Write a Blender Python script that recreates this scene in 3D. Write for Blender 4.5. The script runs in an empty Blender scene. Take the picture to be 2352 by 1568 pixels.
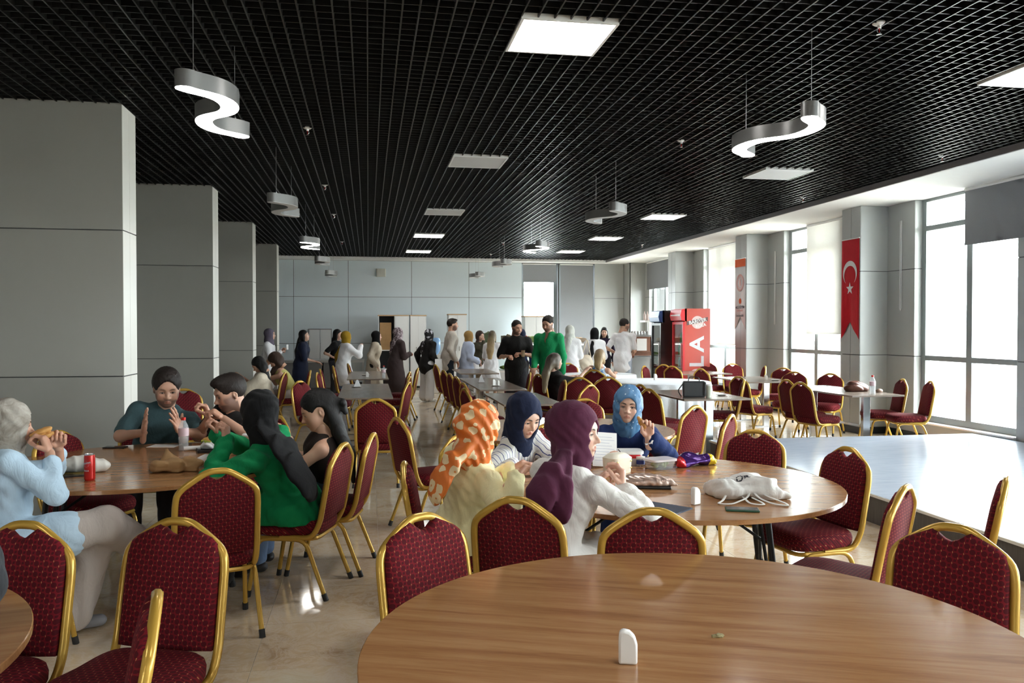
import bpy, math, random
import numpy as np
from mathutils import Vector, Matrix
random.seed(7)
sc = bpy.context.scene
COL = sc.collection
R = math.radians
# ------------------------------------------------------------------ camera, world, exposure
cam = bpy.data.cameras.new('camera'); cam.sensor_width = 36; cam.lens = 1898/2352*36
cam.clip_start = .05; cam.clip_end = 400
camo = bpy.data.objects.new('camera', cam); COL.objects.link(camo)
camo.location = (0, 0, 1.62); camo.rotation_euler = (R(90-.981), 0, R(-9.863)); sc.camera = camo
w = bpy.data.worlds.new('sky'); sc.world = w; w.use_nodes = True
bg = w.node_tree.nodes['Background']; bg.inputs[0].default_value = (.92, .96, 1, 1); bg.inputs[1].default_value = 27.0
vs = sc.view_settings; vs.view_transform = 'Standard'; vs.look = 'None'; vs.gamma = 1; vs.use_curve_mapping = False
vs.exposure = .52
sc.cycles.use_denoising = True; sc.cycles.max_bounces = 5; sc.cycles.diffuse_bounces = 3; sc.cycles.glossy_bounces = 3; sc.cycles.adaptive_threshold = .1; sc.cycles.adaptive_min_samples = 16; sc.cycles.use_light_tree = False
sc.cycles.transparent_max_bounces = 12; sc.cycles.caustics_reflective = False; sc.cycles.caustics_refractive = False
sc.cycles.sample_clamp_indirect = 8
# ------------------------------------------------------------------ node helpers and materials
class NT:
    def __init__(s, name):
        s.m = bpy.data.materials.new(name); s.m.use_nodes = True; s.t = s.m.node_tree; s.n = s.t.nodes
        s.b = s.n['Principled BSDF']
    def node(s, ty, **kw):
        x = s.n.new(ty)
        for k, v in kw.items(): setattr(x, k, v)
        return x
    def inp(s, sock, v):
        if hasattr(v, 'is_linked'): s.t.links.new(v, sock)
        elif isinstance(v, (tuple, list)) and len(v) == 3 and sock.type == 'RGBA': sock.default_value = (*v, 1)
        else: sock.default_value = v
    def M(s, op, a, b=None, c=None):
        x = s.node('ShaderNodeMath', operation=op)
        for i, v in enumerate((a, b, c)):
            if v is not None: s.inp(x.inputs[i], v)
        return x.outputs[0]
    def mix(s, f, a, b):
        x = s.node('ShaderNodeMix', data_type='RGBA'); s.inp(x.inputs[0], f); s.inp(x.inputs[6], a); s.inp(x.inputs[7], b)
        return x.outputs[2]
    def coord(s, which='Object'): return s.node('ShaderNodeTexCoord').outputs[which]
    def xyz(s, v=None):
        x = s.node('ShaderNodeSeparateXYZ'); s.inp(x.inputs[0], v if v is not None else s.coord()); return x.outputs
    def noise(s, scale=5, detail=3, rough=.5, vec=None, dist=0.):
        x = s.node('ShaderNodeTexNoise'); x.inputs['Scale'].default_value = scale; x.inputs['Detail'].default_value = detail
        x.inputs['Roughness'].default_value = rough; x.inputs['Distortion'].default_value = dist
        s.inp(x.inputs['Vector'], vec if vec is not None else s.coord()); return x.outputs[0]
    def mapping(s, scale=(1, 1, 1), vec=None, loc=(0, 0, 0), rot=(0, 0, 0)):
        x = s.node('ShaderNodeMapping'); s.inp(x.inputs[0], vec if vec is not None else s.coord())
        x.inputs['Scale'].default_value = scale; x.inputs['Location'].default_value = loc; x.inputs['Rotation'].default_value = rot
        return x.outputs[0]
    def ramp(s, f, stops):
        x = s.node('ShaderNodeValToRGB'); s.inp(x.inputs[0], f); e = x.color_ramp.elements
        while len(e) < len(stops): e.new(.5)
        for i, (p, c) in enumerate(stops): e[i].position = p; e[i].color = (*c, 1)
        return x.outputs[0]
    def bump(s, h, strength=.2, dist=.01):
        x = s.node('ShaderNodeBump'); x.inputs['Strength'].default_value = strength; x.inputs['Distance'].default_value = dist
        s.inp(x.inputs['Height'], h); s.t.links.new(x.outputs[0], s.b.inputs['Normal'])
    def set(s, **kw):
        for k, v in kw.items(): s.inp(s.b.inputs[k.replace('_', ' ')], v)
        return s.m
def col(c, k): return tuple(min(1, x*k) for x in c)
def plain(name, c, rough=.5, metal=0., var=.12, scale=12, **kw):
    s = NT(name); f = s.noise(scale, 3)
    s.set(Base_Color=s.mix(f, col(c, 1-var), col(c, 1+var)), Roughness=rough, Metallic=metal, **kw)
    return s.m
def cloth(name, c, var=.15, sheen=.04, rough=.85, weave=500, wr=.2, ws=13, st=(1, 1, .45)):
    s = NT(name); f = s.noise(9, 4)
    s.set(Base_Color=s.mix(f, col(c, 1-var), col(c, 1+var)), Roughness=rough, Sheen_Weight=sheen, Sheen_Roughness=.5)
    s.b.inputs['Specular IOR Level'].default_value = .22; wrinkle(s, wr, ws, st, weave); return s.m
def wrinkle(s, wr=.45, ws=14, st=(1, 1, .55), weave=500):
    n = s.noise(ws, 3, .55, s.mapping(st), 1.2); rid = s.M('ABSOLUTE', s.M('MULTIPLY_ADD', n, 2., -1.))
    s.bump(s.M('ADD', s.M('MULTIPLY', rid, 1.), s.M('MULTIPLY', s.noise(weave, 2), .03)), wr, .03)
def emit(name, c, strength, base=(.9, .9, .9)):
    s = NT(name); s.set(Base_Color=base, Emission_Color=c, Emission_Strength=strength); return s.m
# ------------------------------------------------------------------ mesh helpers
class MB:
    def __init__(s): s.v = []; s.f = []
    def add(s, v, f):
        o = len(s.v); s.v += [tuple(p) for p in v]; s.f += [tuple(i+o for i in q) for q in f]; return s
    def box(s, x0, x1, y0, y1, z0, z1):
        v = [(x, y, z) for z in (z0, z1) for y in (y0, y1) for x in (x0, x1)]
        return s.add(v, [(0, 2, 3, 1), (4, 5, 7, 6), (0, 1, 5, 4), (2, 6, 7, 3), (0, 4, 6, 2), (1, 3, 7, 5)])
    def rings(s, rs, cap0=True, cap1=True, closed=False):
        n = len(rs[0]); v = [p for r in rs for p in r]; f = []
        m = len(rs)
        for i in range(m if closed else m-1):
            a, b = i*n, ((i+1) % m)*n
            for j in range(n): f.append((a+j, a+(j+1) % n, b+(j+1) % n, b+j))
        if not closed:
            if cap0: f.append(tuple(range(n-1, -1, -1)))
            if cap1: f.append(tuple(range((m-1)*n, m*n)))
        return s.add(v, f)
    def tube(s, pts, r, n=8, closed=False, flat=None, up=(0, 0, 1), phase=0.):
        P = [Vector(p) for p in pts]; m = len(P); rs = []
        rr = r if isinstance(r, (list, tuple)) else [r]*m
        nrm = None
        for i in range(m):
            a = P[(i-1) % m] if closed or i else P[i]; b = P[(i+1) % m] if closed or i < m-1 else P[i]
            t = (b-a).normalized()
            if nrm is None:
                u = Vector(up); u = u - t*u.dot(t)
                if u.length < 1e-3: u = Vector((0, 1, 0)) - t*t.y
                nrm = u.normalized()
            else: nrm = (nrm - t*nrm.dot(t)).normalized()
            bi = t.cross(nrm)
            fx, fy = (1, 1) if flat is None else flat
            rs.append([tuple(P[i] + (nrm*math.sin(2*math.pi*k/n+phase)*fy + bi*math.cos(2*math.pi*k/n+phase)*fx)*rr[i]) for k in range(n)])
        return s.rings(rs, closed=closed)
    def lathe(s, prof, n=20, c=(0, 0, 0), axis='z'):
        rs = []
        for r, z in prof:
            ring = []
            for k in range(n):
                a = 2*math.pi*k/n; x, y = r*math.cos(a), r*math.sin(a)
                p = (x, y, z) if axis == 'z' else ((x, -z, y) if axis == 'y' else (z, x, y))
                ring.append((p[0]+c[0], p[1]+c[1], p[2]+c[2]))
            rs.append(ring)
        return s.rings(rs)
    def prism(s, poly, d0, d1, axis='z'):
        def q(p, d): return (p[0], p[1], d) if axis == 'z' else ((p[0], d, p[1]) if axis == 'y' else (d, p[0], p[1]))
        return s.rings([[q(p, d0) for p in poly], [q(p, d1) for p in poly]])
    def mesh(s, name, m, smooth=None):
        me = bpy.data.meshes.new(name); me.from_pydata(s.v, [], s.f)
        fix(me); me.materials.append(m)
        if smooth is not None:
            me.polygons.foreach_set('use_smooth', [True]*len(me.polygons)); me.set_sharp_from_angle(angle=smooth)
        return me
    def build(s, name, m, parent=None, smooth=None, loc=None, rz=0, bevel=0):
        o = link(name, s.mesh(name, m, smooth), parent, loc, rz)
        if bevel:
            b = o.modifiers.new('bevel', 'BEVEL'); b.width = bevel; b.segments = 2; b.limit_method = 'ANGLE'
        return o
def fix(me):
    import bmesh
    bm = bmesh.new(); bm.from_mesh(me); bmesh.ops.recalc_face_normals(bm, faces=bm.faces); bm.to_mesh(me); bm.free()
def link(name, data, parent=None, loc=None, rz=0):
    o = bpy.data.objects.new(name, data); COL.objects.link(o)
    if parent: o.parent = parent
    if loc is not None: o.location = loc
    if rz: o.rotation_euler = (0, 0, rz)
    return o
def tag(o, label, cat, group=None):
    o['label'] = label; o['category'] = cat
    if group: o['group'] = group
    return o
def struct(o, label=None):
    o['kind'] = 'structure'
    if label: o['label'] = label
    return o
def empty(name, loc=(0, 0, 0), rz=0):
    o = link(name, None, None, loc, rz); o.empty_display_size = .1; return o
def copy_tree(o, parent=None):
    c = o.copy(); COL.objects.link(c); c.parent = parent
    for ch in list(o.children): copy_tree(ch, c)
    return c
def fillet(pts, r, n=4, closed=False):
    P = [Vector(p) for p in pts]; out = []; m = len(P)
    for i in range(m):
        if not closed and i in (0, m-1): out.append(P[i]); continue
        a, b, c = P[i-1], P[i], P[(i+1) % m]
        d0 = min(r, (a-b).length*.49); d1 = min(r, (c-b).length*.49)
        p0 = b+(a-b).normalized()*d0; p1 = b+(c-b).normalized()*d1
        for k in range(n+1):
            t = k/n; out.append(p0*(1-t)**2 + b*2*t*(1-t) + p1*t*t)
    return out
def text_mesh(name, s, size, m, parent=None, depth=.002, bold=True, sx=1.):
    cu = bpy.data.curves.new(name, 'FONT'); cu.body = s; cu.size = size; cu.extrude = depth; cu.align_x = 'CENTER'; cu.align_y = 'CENTER'
    if bold: cu.offset = size*.025
    t = bpy.data.objects.new(name, cu); COL.objects.link(t)
    me = bpy.data.meshes.new_from_object(t.evaluated_get(bpy.context.evaluated_depsgraph_get()))
    bpy.data.objects.remove(t); bpy.data.curves.remove(cu); me.name = name
    me.materials.clear(); me.materials.append(m)
    if sx != 1.: me.transform(Matrix.Diagonal((sx, 1, 1, 1)))
    o = link(name, me, parent); return o
# ------------------------------------------------------------------ room
GZ, SZ = 3.52, 3.46          # grid underside, perimeter soffit underside
XP, XW, XG = 7.35, 7.80, 7.95  # pier face, wall panel face, glass plane on the window side
YB, YF = 23.2, -3.4          # back wall, wall behind the camera
XL = -6.0
def panel_mat(name, c, rough=.32):
    s = NT(name); oi = s.node('ShaderNodeObjectInfo').outputs['Random']
    f = s.noise(3, 2, .5)
    k = s.M('MULTIPLY_ADD', oi, .05, s.M('MULTIPLY_ADD', f, .03, .955))
    mixn = s.node('ShaderNodeMix', data_type='RGBA', blend_type='MULTIPLY'); mixn.inputs[0].default_value = 1
    s.inp(mixn.inputs[6], c); cc = s.node('ShaderNodeCombineColor'); [s.inp(cc.inputs[i], k) for i in range(3)]
    s.inp(mixn.inputs[7], cc.outputs[0]); s.set(Base_Color=mixn.outputs[2], Roughness=rough); return s.m
m_panel = panel_mat('grey laminate panel', (.40, .415, .405))
m_backp = panel_mat('pale blue grey laminate panel', (.67, .75, .79), .42)
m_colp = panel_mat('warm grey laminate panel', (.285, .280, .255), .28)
m_joint = plain('dark joint', (.07, .07, .07), .8)
m_trim = panel_mat('aluminium edge trim', (.74, .73, .68), .3)
m_skirt = plain('black skirting', (.015, .016, .018), .4)
m_soff = plain('white plaster', (.86, .86, .84), .8, var=.03)
m_fascia = plain('grey fascia trim', (.22, .20, .20), .5, var=.05)
m_frame = plain('window frame aluminium', (.25, .28, .28), .4, .25, var=.05)
s = NT('grid black'); s.set(Base_Color=s.mix(s.noise(3), (.006, .0062, .006), (.010, .0105, .010)), Roughness=.36); m_grid = s.m
m_plenum = plain('plenum black', (.006, .006, .006), .9)
# floor: polished beige marble tiles
s = NT('polished beige marble')
oi = s.node('ShaderNodeObjectInfo').outputs['Random']
vv = s.node('ShaderNodeVectorMath', operation='ADD'); s.inp(vv.inputs[0], s.coord())
cb = s.node('ShaderNodeCombineXYZ'); s.inp(cb.inputs[0], s.M('MULTIPLY', oi, 37.)); s.inp(cb.inputs[1], s.M('MULTIPLY', oi, 91.)); s.inp(vv.inputs[1], cb.outputs[0])
n1 = s.noise(2.2, 6, .62, vv.outputs[0], 1.1); n2 = s.noise(5, 5, .7, vv.outputs[0], 2.2)
base = s.ramp(n1, [(.28, (.48, .33, .19)), (.45, (.66, .50, .32)), (.6, (.74, .59, .41)), (.78, (.80, .69, .53))])
vein = s.M('POWER', s.M('SUBTRACT', 1., s.M('ABSOLUTE', s.M('MULTIPLY_ADD', n2, 2., -1.))), 9.)
base = s.mix(s.M('MULTIPLY', vein, .5), base, (.80, .72, .62))
s.set(Base_Color=base, Roughness=.07); s.b.inputs['Specular IOR Level'].default_value = .6
m_floor = s.m
floor = MB().box(XL, 8.6, YF, YB, -.12, -.004).build('floor', plain('pale grout', (.62, .58, .5), .7)); struct(floor, 'polished beige marble tile floor with thin pale joints')
T = .62; tm = MB().box(-T/2+.0015, T/2-.0015, -T/2+.0015, T/2-.0015, -.01, 0).mesh('tile', m_floor)
X0, Y0 = .07, .3
cands = []
for i in range(-10, 14):
    for j in range(-6, 38):
        cx, cy = X0+(i+.5)*T, Y0+(j+.5)*T
        if cx-T/2 < XL or cx+T/2 > 8.5 or cy-T/2 < YF or cy+T/2 > YB+.3: continue
        ang = math.degrees(math.atan2(cx, cy)) - 9.86
        vis = cy > 1.0 and abs(ang) < 36 and cx > -3.5
        cands.append((0 if vis else 1, math.hypot(cx, cy), cx, cy))
cands.sort(); rest = MB()
for k, (_, _, cx, cy) in enumerate(cands):
    if k < 300: link('tile', tm, floor, (cx, cy, 0))
    else: rest.box(cx-T/2+.0015, cx+T/2-.0015, cy-T/2+.0015, cy+T/2-.0015, -.01, 0)
o = rest.build('tiles', m_floor, floor); o['kind'] = 'stuff'
# ceiling: black open cell grid under a dark plenum
ceiling = MB().box(XL, 8.6, YF, YB+.4, 4.35, 4.5).build('ceiling', m_plenum); struct(ceiling, 'black open cell grid ceiling under a dark void')
GP = .1033; GX1, GY1 = 6.66, 22.75
bw, bh = .0048, .048
nx0, nx1 = math.floor(XL/GP)+1, math.floor(GX1/GP)
L = GY1-YF
mx = MB().box(-bw, bw, YF, GY1, GZ, GZ+bh).mesh('grid_bar', m_grid)
xs = sorted(range(nx0, nx1+1), key=lambda i: abs(i*GP-1.6))
for k, i in enumerate(xs): link('grid_bar', mx, ceiling, (i*GP, 0, 0))
my = MB().box(XL, GX1, -.0036, .0036, GZ+.010, GZ+bh-.001).mesh('grid_cross_bar', m_grid)
rest = MB(); nc = 300-len(xs); c = 0
for j in range(math.floor(YF/GP)+1, math.floor(GY1/GP)+1):
    y = j*GP
    if y > 4.2 and c < nc: link('grid_cross_bar', my, ceiling, (0, y, 0)); c += 1
    else: rest.box(XL, GX1, y-.0036, y+.0036, GZ+.010, GZ+bh-.001)
o = rest.build('grid_cross_bars', m_grid, ceiling); o['kind'] = 'stuff'
# soffits round the grid
o = MB().box(GX1+.02, 8.6, YF, YB+.4, SZ, GZ+.5).build('trim_1', m_soff); struct(o, 'white plaster soffit along the window side')
MB().box(GX1, GX1+.02, YF, GY1, SZ+.003, GZ+.07).build('fascia', m_fascia, o)
o = MB().box(XL, GX1+.02, GY1+.02, YB+.4, SZ, GZ+.5).build('trim_2', m_soff); struct(o, 'white plaster soffit along the back wall')
MB().box(XL, GX1+.02, GY1, GY1+.02, SZ+.003, GZ+.07).build('fascia', m_soff, o)
# back wall with laminate panels
wb = MB()
W0, W1, W2 = 4.32, 5.42, 6.46
wb.box(XL, W0, YB+.012, YB+.4, 0, 4); wb.box(W0, W2, YB+.012, YB+.4, 0, .9); wb.box(W0, W2, YB+.012, YB+.4, SZ-.02, 4); wb.box(W2, 8.6, YB+.012, YB+.4, 0, 4); wb.box(W1-.05, W1, YB+.012, YB+.4, .9, SZ)
wall_back = wb.build('wall_back', m_joint); struct(wall_back, 'pale grey panelled back wall')
js = [-6, -5.2, -3.6, -2.0, -.54, 1.19, 2.80, W0]
zs = [.1, 1.18, 2.46, SZ]
for a, b in zip(js, js[1:]):
    for z0, z1 in zip(zs, zs[1:]):
        MB().box(a+.006, b-.006, YB, YB+.02, z0+.005, z1-.005).build('panel', m_backp, wall_back)
for z0, z1 in zip(zs, zs[1:]): MB().box(W2+.006, 7.34, YB, YB+.02, z0+.005, z1-.005).build('panel', m_panel, wall_back)
MB().box(W0, W2, YB, YB+.02, .1, .9).build('panel', m_panel, wall_back)
o = MB().box(XL, W2+1.2, YB-.012, YB, 0, .1).build('baseboard_back', m_skirt); struct(o)
# other enclosing walls
for n, b in (('wall_left', (XL-.2, XL, YF, YB, 0, 4.4)),):
    struct(MB().box(*b).build(n, m_panel))
# glass
s = NT('window glass'); tr = s.node('ShaderNodeBsdfTransparent'); gl = s.node('ShaderNodeBsdfGlossy'); gl.inputs['Roughness'].default_value = .02
tr.inputs[0].default_value = (.93, .96, .95, 1)
lw = s.node('ShaderNodeLayerWeight'); lw.inputs[0].default_value = .25
mx_ = s.node('ShaderNodeMixShader'); s.t.links.new(s.M('MULTIPLY', lw.outputs['Fresnel'], .5), mx_.inputs[0]); s.t.links.new(tr.outputs[0], mx_.inputs[1]); s.t.links.new(gl.outputs[0], mx_.inputs[2])
s.t.links.new(mx_.outputs[0], s.n['Material Output'].inputs[0]); m_glass = s.m
wn = [0]
def window(x, y0, y1, z0=.27, z1=SZ+.05, axis='x', mull=(.5,), trans=(1.18, 3.04), fw=.046):
    wn[0] += 1
    def bx(a0, a1, z0, z1, d=.03):
        m = MB()
        return m.box(x-d, x+d, a0, a1, z0, z1) if axis == 'x' else m.box(a0, a1, x-d, x+d, z0, z1)
    r = empty('window_%d' % wn[0]); struct(r, 'tall window with grey aluminium frame')
    for a in (y0+fw, y1-fw): bx(a-fw, a+fw, z0, z1, .035).build('window_frame', m_frame, r)
    for z in (z0+fw, z1-fw): bx(y0, y1, z-fw, z+fw, .034).build('window_frame', m_frame, r)
    ys = [y0+2*fw]+[y0+(y1-y0)*k for k in mull]+[y1-2*fw]
    for k in mull: a = y0+(y1-y0)*k; bx(a-fw*1.15, a+fw*1.15, z0, z1, .033).build('mullion', m_frame, r)
    for z in trans: bx(y0, y1, z-.036, z+.036, .032).build('transom', m_frame, r)
    zz = [z0]+list(trans)+[z1]
    for a, b in zip(ys, ys[1:]):
        for c, d in zip(zz, zz[1:]): bx(a+.02, b-.02, c+.03, d-.03, .004).build('pane', m_glass, r)
    L = bpy.data.lights.new('daylight_portal', 'AREA'); L.shape = 'RECTANGLE'; L.size = y1-y0; L.size_y = z1-z0; L.cycles.is_portal = True
    lo = bpy.data.objects.new('daylight_portal', L); COL.objects.link(lo)
    if axis == 'x': lo.location = (x+.12, (y0+y1)/2, (z0+z1)/2); lo.rotation_euler = (R(90), 0, R(90))
    else: sg = 1 if x > 0 else -1; lo.location = ((y0+y1)/2, x+.12*sg, (z0+z1)/2); lo.rotation_euler = (R(-90*sg), 0, 0)
    return r
# window side: piers, wall panels, windows
PY = [11.45+3.83*k for k in range(-4, 4)]   # near corner of each pier
wr = MB(); wall_right = None
bays = []
for k, y in enumerate(PY):
    y0, y1 = y-.64-1.93, y-.64            # window opening this side of the pier
    bays.append((y0, y1))
prev = YF
for (y0, y1) in bays + [(YB, YB)]:
    if y0 > prev: wr.box(XW+.012, XG+.05, prev, min(y0, YB), 0, 4)
    if y1 > y0: wr.box(XW+.012, XG+.05, y0, y1, 0, .25); wr.box(XW+.012, XG+.05, y0, y1, SZ+.05, 4)
    prev = y1
wall_right = wr.build('wall_right', m_joint); struct(wall_right, 'grey panelled window wall')
zs = [.1, 1.2, 2.47, SZ]
for (y0, y1), y in zip(bays, PY):
    nxt = y1+1.9
    for z0, z1 in zip(zs, zs[1:]):
        def pb(*b): MB().box(*b).build('panel', m_panel, wall_right)
        pb(XW, XW+.02, y1+.002, y-.002, z0+.005, z1-.005)                    # wall panel between window and pier
        pb(XW+.005, XG+.03, y1-.002, y1+.012, z0+.005, z1-.005)              # window reveals
        pb(XW+.005, XG+.03, y0-.012, y0+.002, z0+.005, z1-.005)
        pb(XW, XW+.02, y+.502, min(nxt, YB)-.002, z0+.005, z1-.005) if y < 22 else None
        if y > 22: continue
        for a, b in ((y+.006, y+.248), (y+.256, y+.498)): pb(XP, XP+.02, a, b, z0+.005, z1-.005)   # pier face, split
        pb(XP+.006, XW+.01, y, y+.012, z0+.005, z1-.005); pb(XP+.006, XW+.01, y+.488, y+.5, z0+.005, z1-.005)
    if y < 22: MB().box(XP+.012, XW+.02, y+.01, y+.49, 0, 4).build('pier_core', m_joint, wall_right)
    pb(XW, XW+.02, y0+.003, y1-.003, .1, .245)
    MB().box(XW-.03, XG, y0+.003, y1-.003, .25, .27).build('sill', m_soff, wall_right)
    MB().box(XW-.012, XW, y1-2.0, y, 0, .1).build('skirting', m_skirt, wall_right)
    if y < 22: MB().box(XP-.012, XP+.01, y-.012, y+.512, 0, .1).box(XP, XW, y-.012, y, 0, .1).build('skirting', m_skirt, wall_right)
    window(XG, y0, y1)
o = MB().box(XP, XP+.02, YB-.55, YB, .1, SZ).box(XP, XW+.1, YB-.55, YB-.53, .1, SZ).build('corner_pier', m_panel, wall_right)
window(YB+.2, W0, W1-.05, .9, SZ, 'y', (), (1.9,)); window(YB+.2, W1, W2, .9, SZ, 'y', (), (1.9,))
# wall behind the camera; its unseen window is added for soft front fill
FW = [(-4.5, -3.5)]
wf = MB(); pv = XL
for a, b in FW+[(8.6, 8.6)]:
    wf.box(pv, a, YF-.2, YF, 0, 4.4)
    if b > a: wf.box(a, b, YF-.2, YF, 0, .27); wf.box(a, b, YF-.2, YF, 1.7, 4.4)
    pv = b
struct(wf.build('wall_front', m_panel), 'grey wall behind the camera with an added fill light window')
for a, b in FW: window(YF-.1, a, b, .27, 1.7, 'y', (.5,), (1.18,))  # unseen window added to brighten surfaces turned to the camera
# outside ground
o = MB().box(8.65, 120, -60, 120, -.6, -.5).box(-80, 8.65, -60, YF-.3, -.6, -.5).build('ground', plain('pale paving', (.55, .52, .47), .9)); struct(o, 'pale paved ground outside the windows')
# left columns, clad in panels
for k, y in enumerate((7.55, 11.71, 15.62, 19.65)):
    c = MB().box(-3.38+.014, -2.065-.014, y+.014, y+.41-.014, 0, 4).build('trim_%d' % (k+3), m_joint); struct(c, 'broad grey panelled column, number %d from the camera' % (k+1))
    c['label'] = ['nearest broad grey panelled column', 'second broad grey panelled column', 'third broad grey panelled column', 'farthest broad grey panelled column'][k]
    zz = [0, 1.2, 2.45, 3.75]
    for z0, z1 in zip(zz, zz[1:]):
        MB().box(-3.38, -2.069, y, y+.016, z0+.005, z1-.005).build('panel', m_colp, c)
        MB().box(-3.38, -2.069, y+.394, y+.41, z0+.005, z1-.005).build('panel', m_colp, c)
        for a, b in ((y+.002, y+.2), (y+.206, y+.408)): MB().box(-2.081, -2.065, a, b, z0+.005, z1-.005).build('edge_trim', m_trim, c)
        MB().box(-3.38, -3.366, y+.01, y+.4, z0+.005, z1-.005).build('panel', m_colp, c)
# stage
s = NT('grey wood laminate'); v = s.mapping((1.2, 14, 1)); n = s.noise(3, 5, .6, v, .3)
s.set(Base_Color=s.ramp(n, [(.3, (.37, .42, .50)), (.7, (.48, .53, .62))]), Roughness=.2); m_stage = s.m
s = NT('dark grey laminate'); v = s.mapping((14, 14, 1)); n = s.noise(3, 5, .6, v, .3)
s.set(Base_Color=s.ramp(n, [(.3, (.065, .06, .056)), (.7, (.11, .105, .10))]), Roughness=.45); m_stages = s.m
st = empty('stage_platform', (0, 0, 0)); tag(st, 'low grey wooden stage platform in front of the windows', 'stage')
def stage_poly(x0, x1, y0, y1, c):
    P = [(x0, y0), (x1, y0)]
    for yp in PY:
        if y0 < yp-.1 and yp+.6 < y1: P += [(x1, yp-c), (XP-c, yp-c), (XP-c, yp+.5+c), (x1, yp+.5+c)]
    return P + [(x1, y1), (x0, y1)]
MB().prism(stage_poly(4.11, 7.70, .6, 9.50, .03), 0, .225).build('side', m_stages, st)
MB().prism(stage_poly(4.10, 7.71, .59, 9.51, .02), .225, .245).build('deck', m_stage, st)
MB().box(4.092, 4.10, .59, 9.51, .222, .243).build('edge_strip', m_trim, st)
# ------------------------------------------------------------------ ceiling lights
m_lit = emit('lit diffuser', (1, .97, .92), 17.); m_off = plain('white diffuser off', (.62, .62, .62), .5, var=.02)
m_lampb = plain('lamp body dark grey metal', (.10, .10, .105), .35, .3, var=.05); m_lamps = plain('lamp rim grey', (.20, .20, .20), .35, .3, var=.05)
m_cable = plain('steel cable', (.5, .5, .5), .3, .8); m_white = plain('white plastic', (.85, .85, .83), .35, var=.03)
names = ['nearest', 'second nearest', 'middle', 'second farthest', 'farthest']
for row, xc, ys, lit in (('left', 1.24, (5.31, 9.45, 13.66, 17.2, 20.8), (1, 0, 0, 1, 1)), ('right', 5.0, (5.46, 9.56, 13.6, 17.1, 20.2), (1, 0, 1, 1, 1))):
    for k, (y, on) in enumerate(zip(ys, lit)):
        r = empty('ceiling_panel_light', (xc, y, GZ-.012)); tag(r, '%s square panel light, %s, in the ceiling row nearer the %s' % (names[k], 'lit white' if on else 'switched off', 'columns' if row == 'left' else 'windows'), 'ceiling light', 'square ceiling panel lights')
        MB().box(-.31, .31, -.31, -.292, 0, .05).box(-.31, .31, .292, .31, 0, .05).box(-.31, -.292, -.292, .292, 0, .05).box(.292, .31, -.292, .292, 0, .05).build('frame', m_white if not on else m_white, r)
        MB().box(-.292, .292, -.292, .292, .004, .03).build('diffuser', m_lit if on else m_off, r)
for y in (1.2, -2.6):
    for xc in (1.24, 5.0, -2.5):
        r = empty('ceiling_panel_light', (xc, y, GZ-.012)); tag(r, 'square lit panel light behind the camera, %s' % {(1.2, 1.24): 'above the camera', (1.2, 5.0): 'over the near end of the stage', (1.2, -2.5): 'left of the camera', (-2.6, 1.24): 'by the middle of the rear wall', (-2.6, 5.0): 'by the right of the rear wall', (-2.6, -2.5): 'by the left of the rear wall'}[(y, xc)], 'ceiling light', 'square ceiling panel lights')
        MB().box(-.31, .31, -.31, .31, .002, .05).build('frame', m_white, r); MB().box(-.292, .292, -.292, .292, 0, .03).build('diffuser', m_lit, r)
def s_path(n=44):
    out = []
    for i in range(n):
        t = i/(n-1); ph = 2*math.pi*(t*1.2-.10); out.append((.115*math.sin(ph), -.60+1.20*t-.03*math.sin(2*ph), 0))
    return out
def ribbon(w, z0, z1):
    P = s_path(); rs = []
    T = [(Vector(P[min(len(P)-1, i+1)])-Vector(P[max(0, i-1)])).normalized() for i in range(len(P))]
    seq = []
    for k in range(5, 0, -1): a = k/5*math.pi/2; seq.append((Vector(P[0])-T[0]*w*math.sin(a), T[0], w*max(.03, math.cos(a))))
    seq += [(Vector(p), t, w) for p, t in zip(P, T)]
    for k in range(1, 6): a = k/5*math.pi/2; seq.append((Vector(P[-1])+T[-1]*w*math.sin(a), T[-1], w*max(.03, math.cos(a))))
    for c, t, ww in seq:
        nr = Vector((t.y, -t.x, 0)); l, r = c-nr*ww, c+nr*ww; rs.append([(l.x, l.y, z0), (r.x, r.y, z0), (r.x, r.y, z1), (l.x, l.y, z1)])
    return MB().rings(rs)
me_body = ribbon(.055, 0, .095).mesh('body', m_lamps, .9); me_top = None
me_dl = ribbon(.051, -.004, .01).mesh('diffuser', m_lit, .9); me_do = ribbon(.051, -.004, .01).mesh('diffuser', m_off, .9)
for row, xc, lit in (('columns', -.93, (1, 0, 1, 0, 0)), ('windows', 2.82, (1, 0, 1, 0, 0))):
    for k, (y, on) in enumerate(zip((5.42, 9.65, 13.85, 17.5, 21.6), lit)):
        zl = 2.945
        r = empty('pendant_lamp', (xc, y, zl)); tag(r, '%s S-shaped pendant lamp, %s, in the hanging row nearer the %s' % (names[k], 'lit' if on else 'switched off', row), 'pendant lamp', 'S-shaped pendant lamps')
        link('lamp_body', me_body, r); link('diffuser', me_dl if on else me_do, r)
        P = s_path()
        for t in (2, 41): MB().tube([(P[t][0], P[t][1], .09), (P[t][0], P[t][1], GZ-zl+.04)], .0022, 5).build('cable', m_cable, r); MB().lathe([(.004, .094), (.009, .098), (.006, .12), (.002, .125)], 8, (P[t][0], P[t][1], 0)).build('cable_gripper', m_cable, r, 1.)
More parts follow.
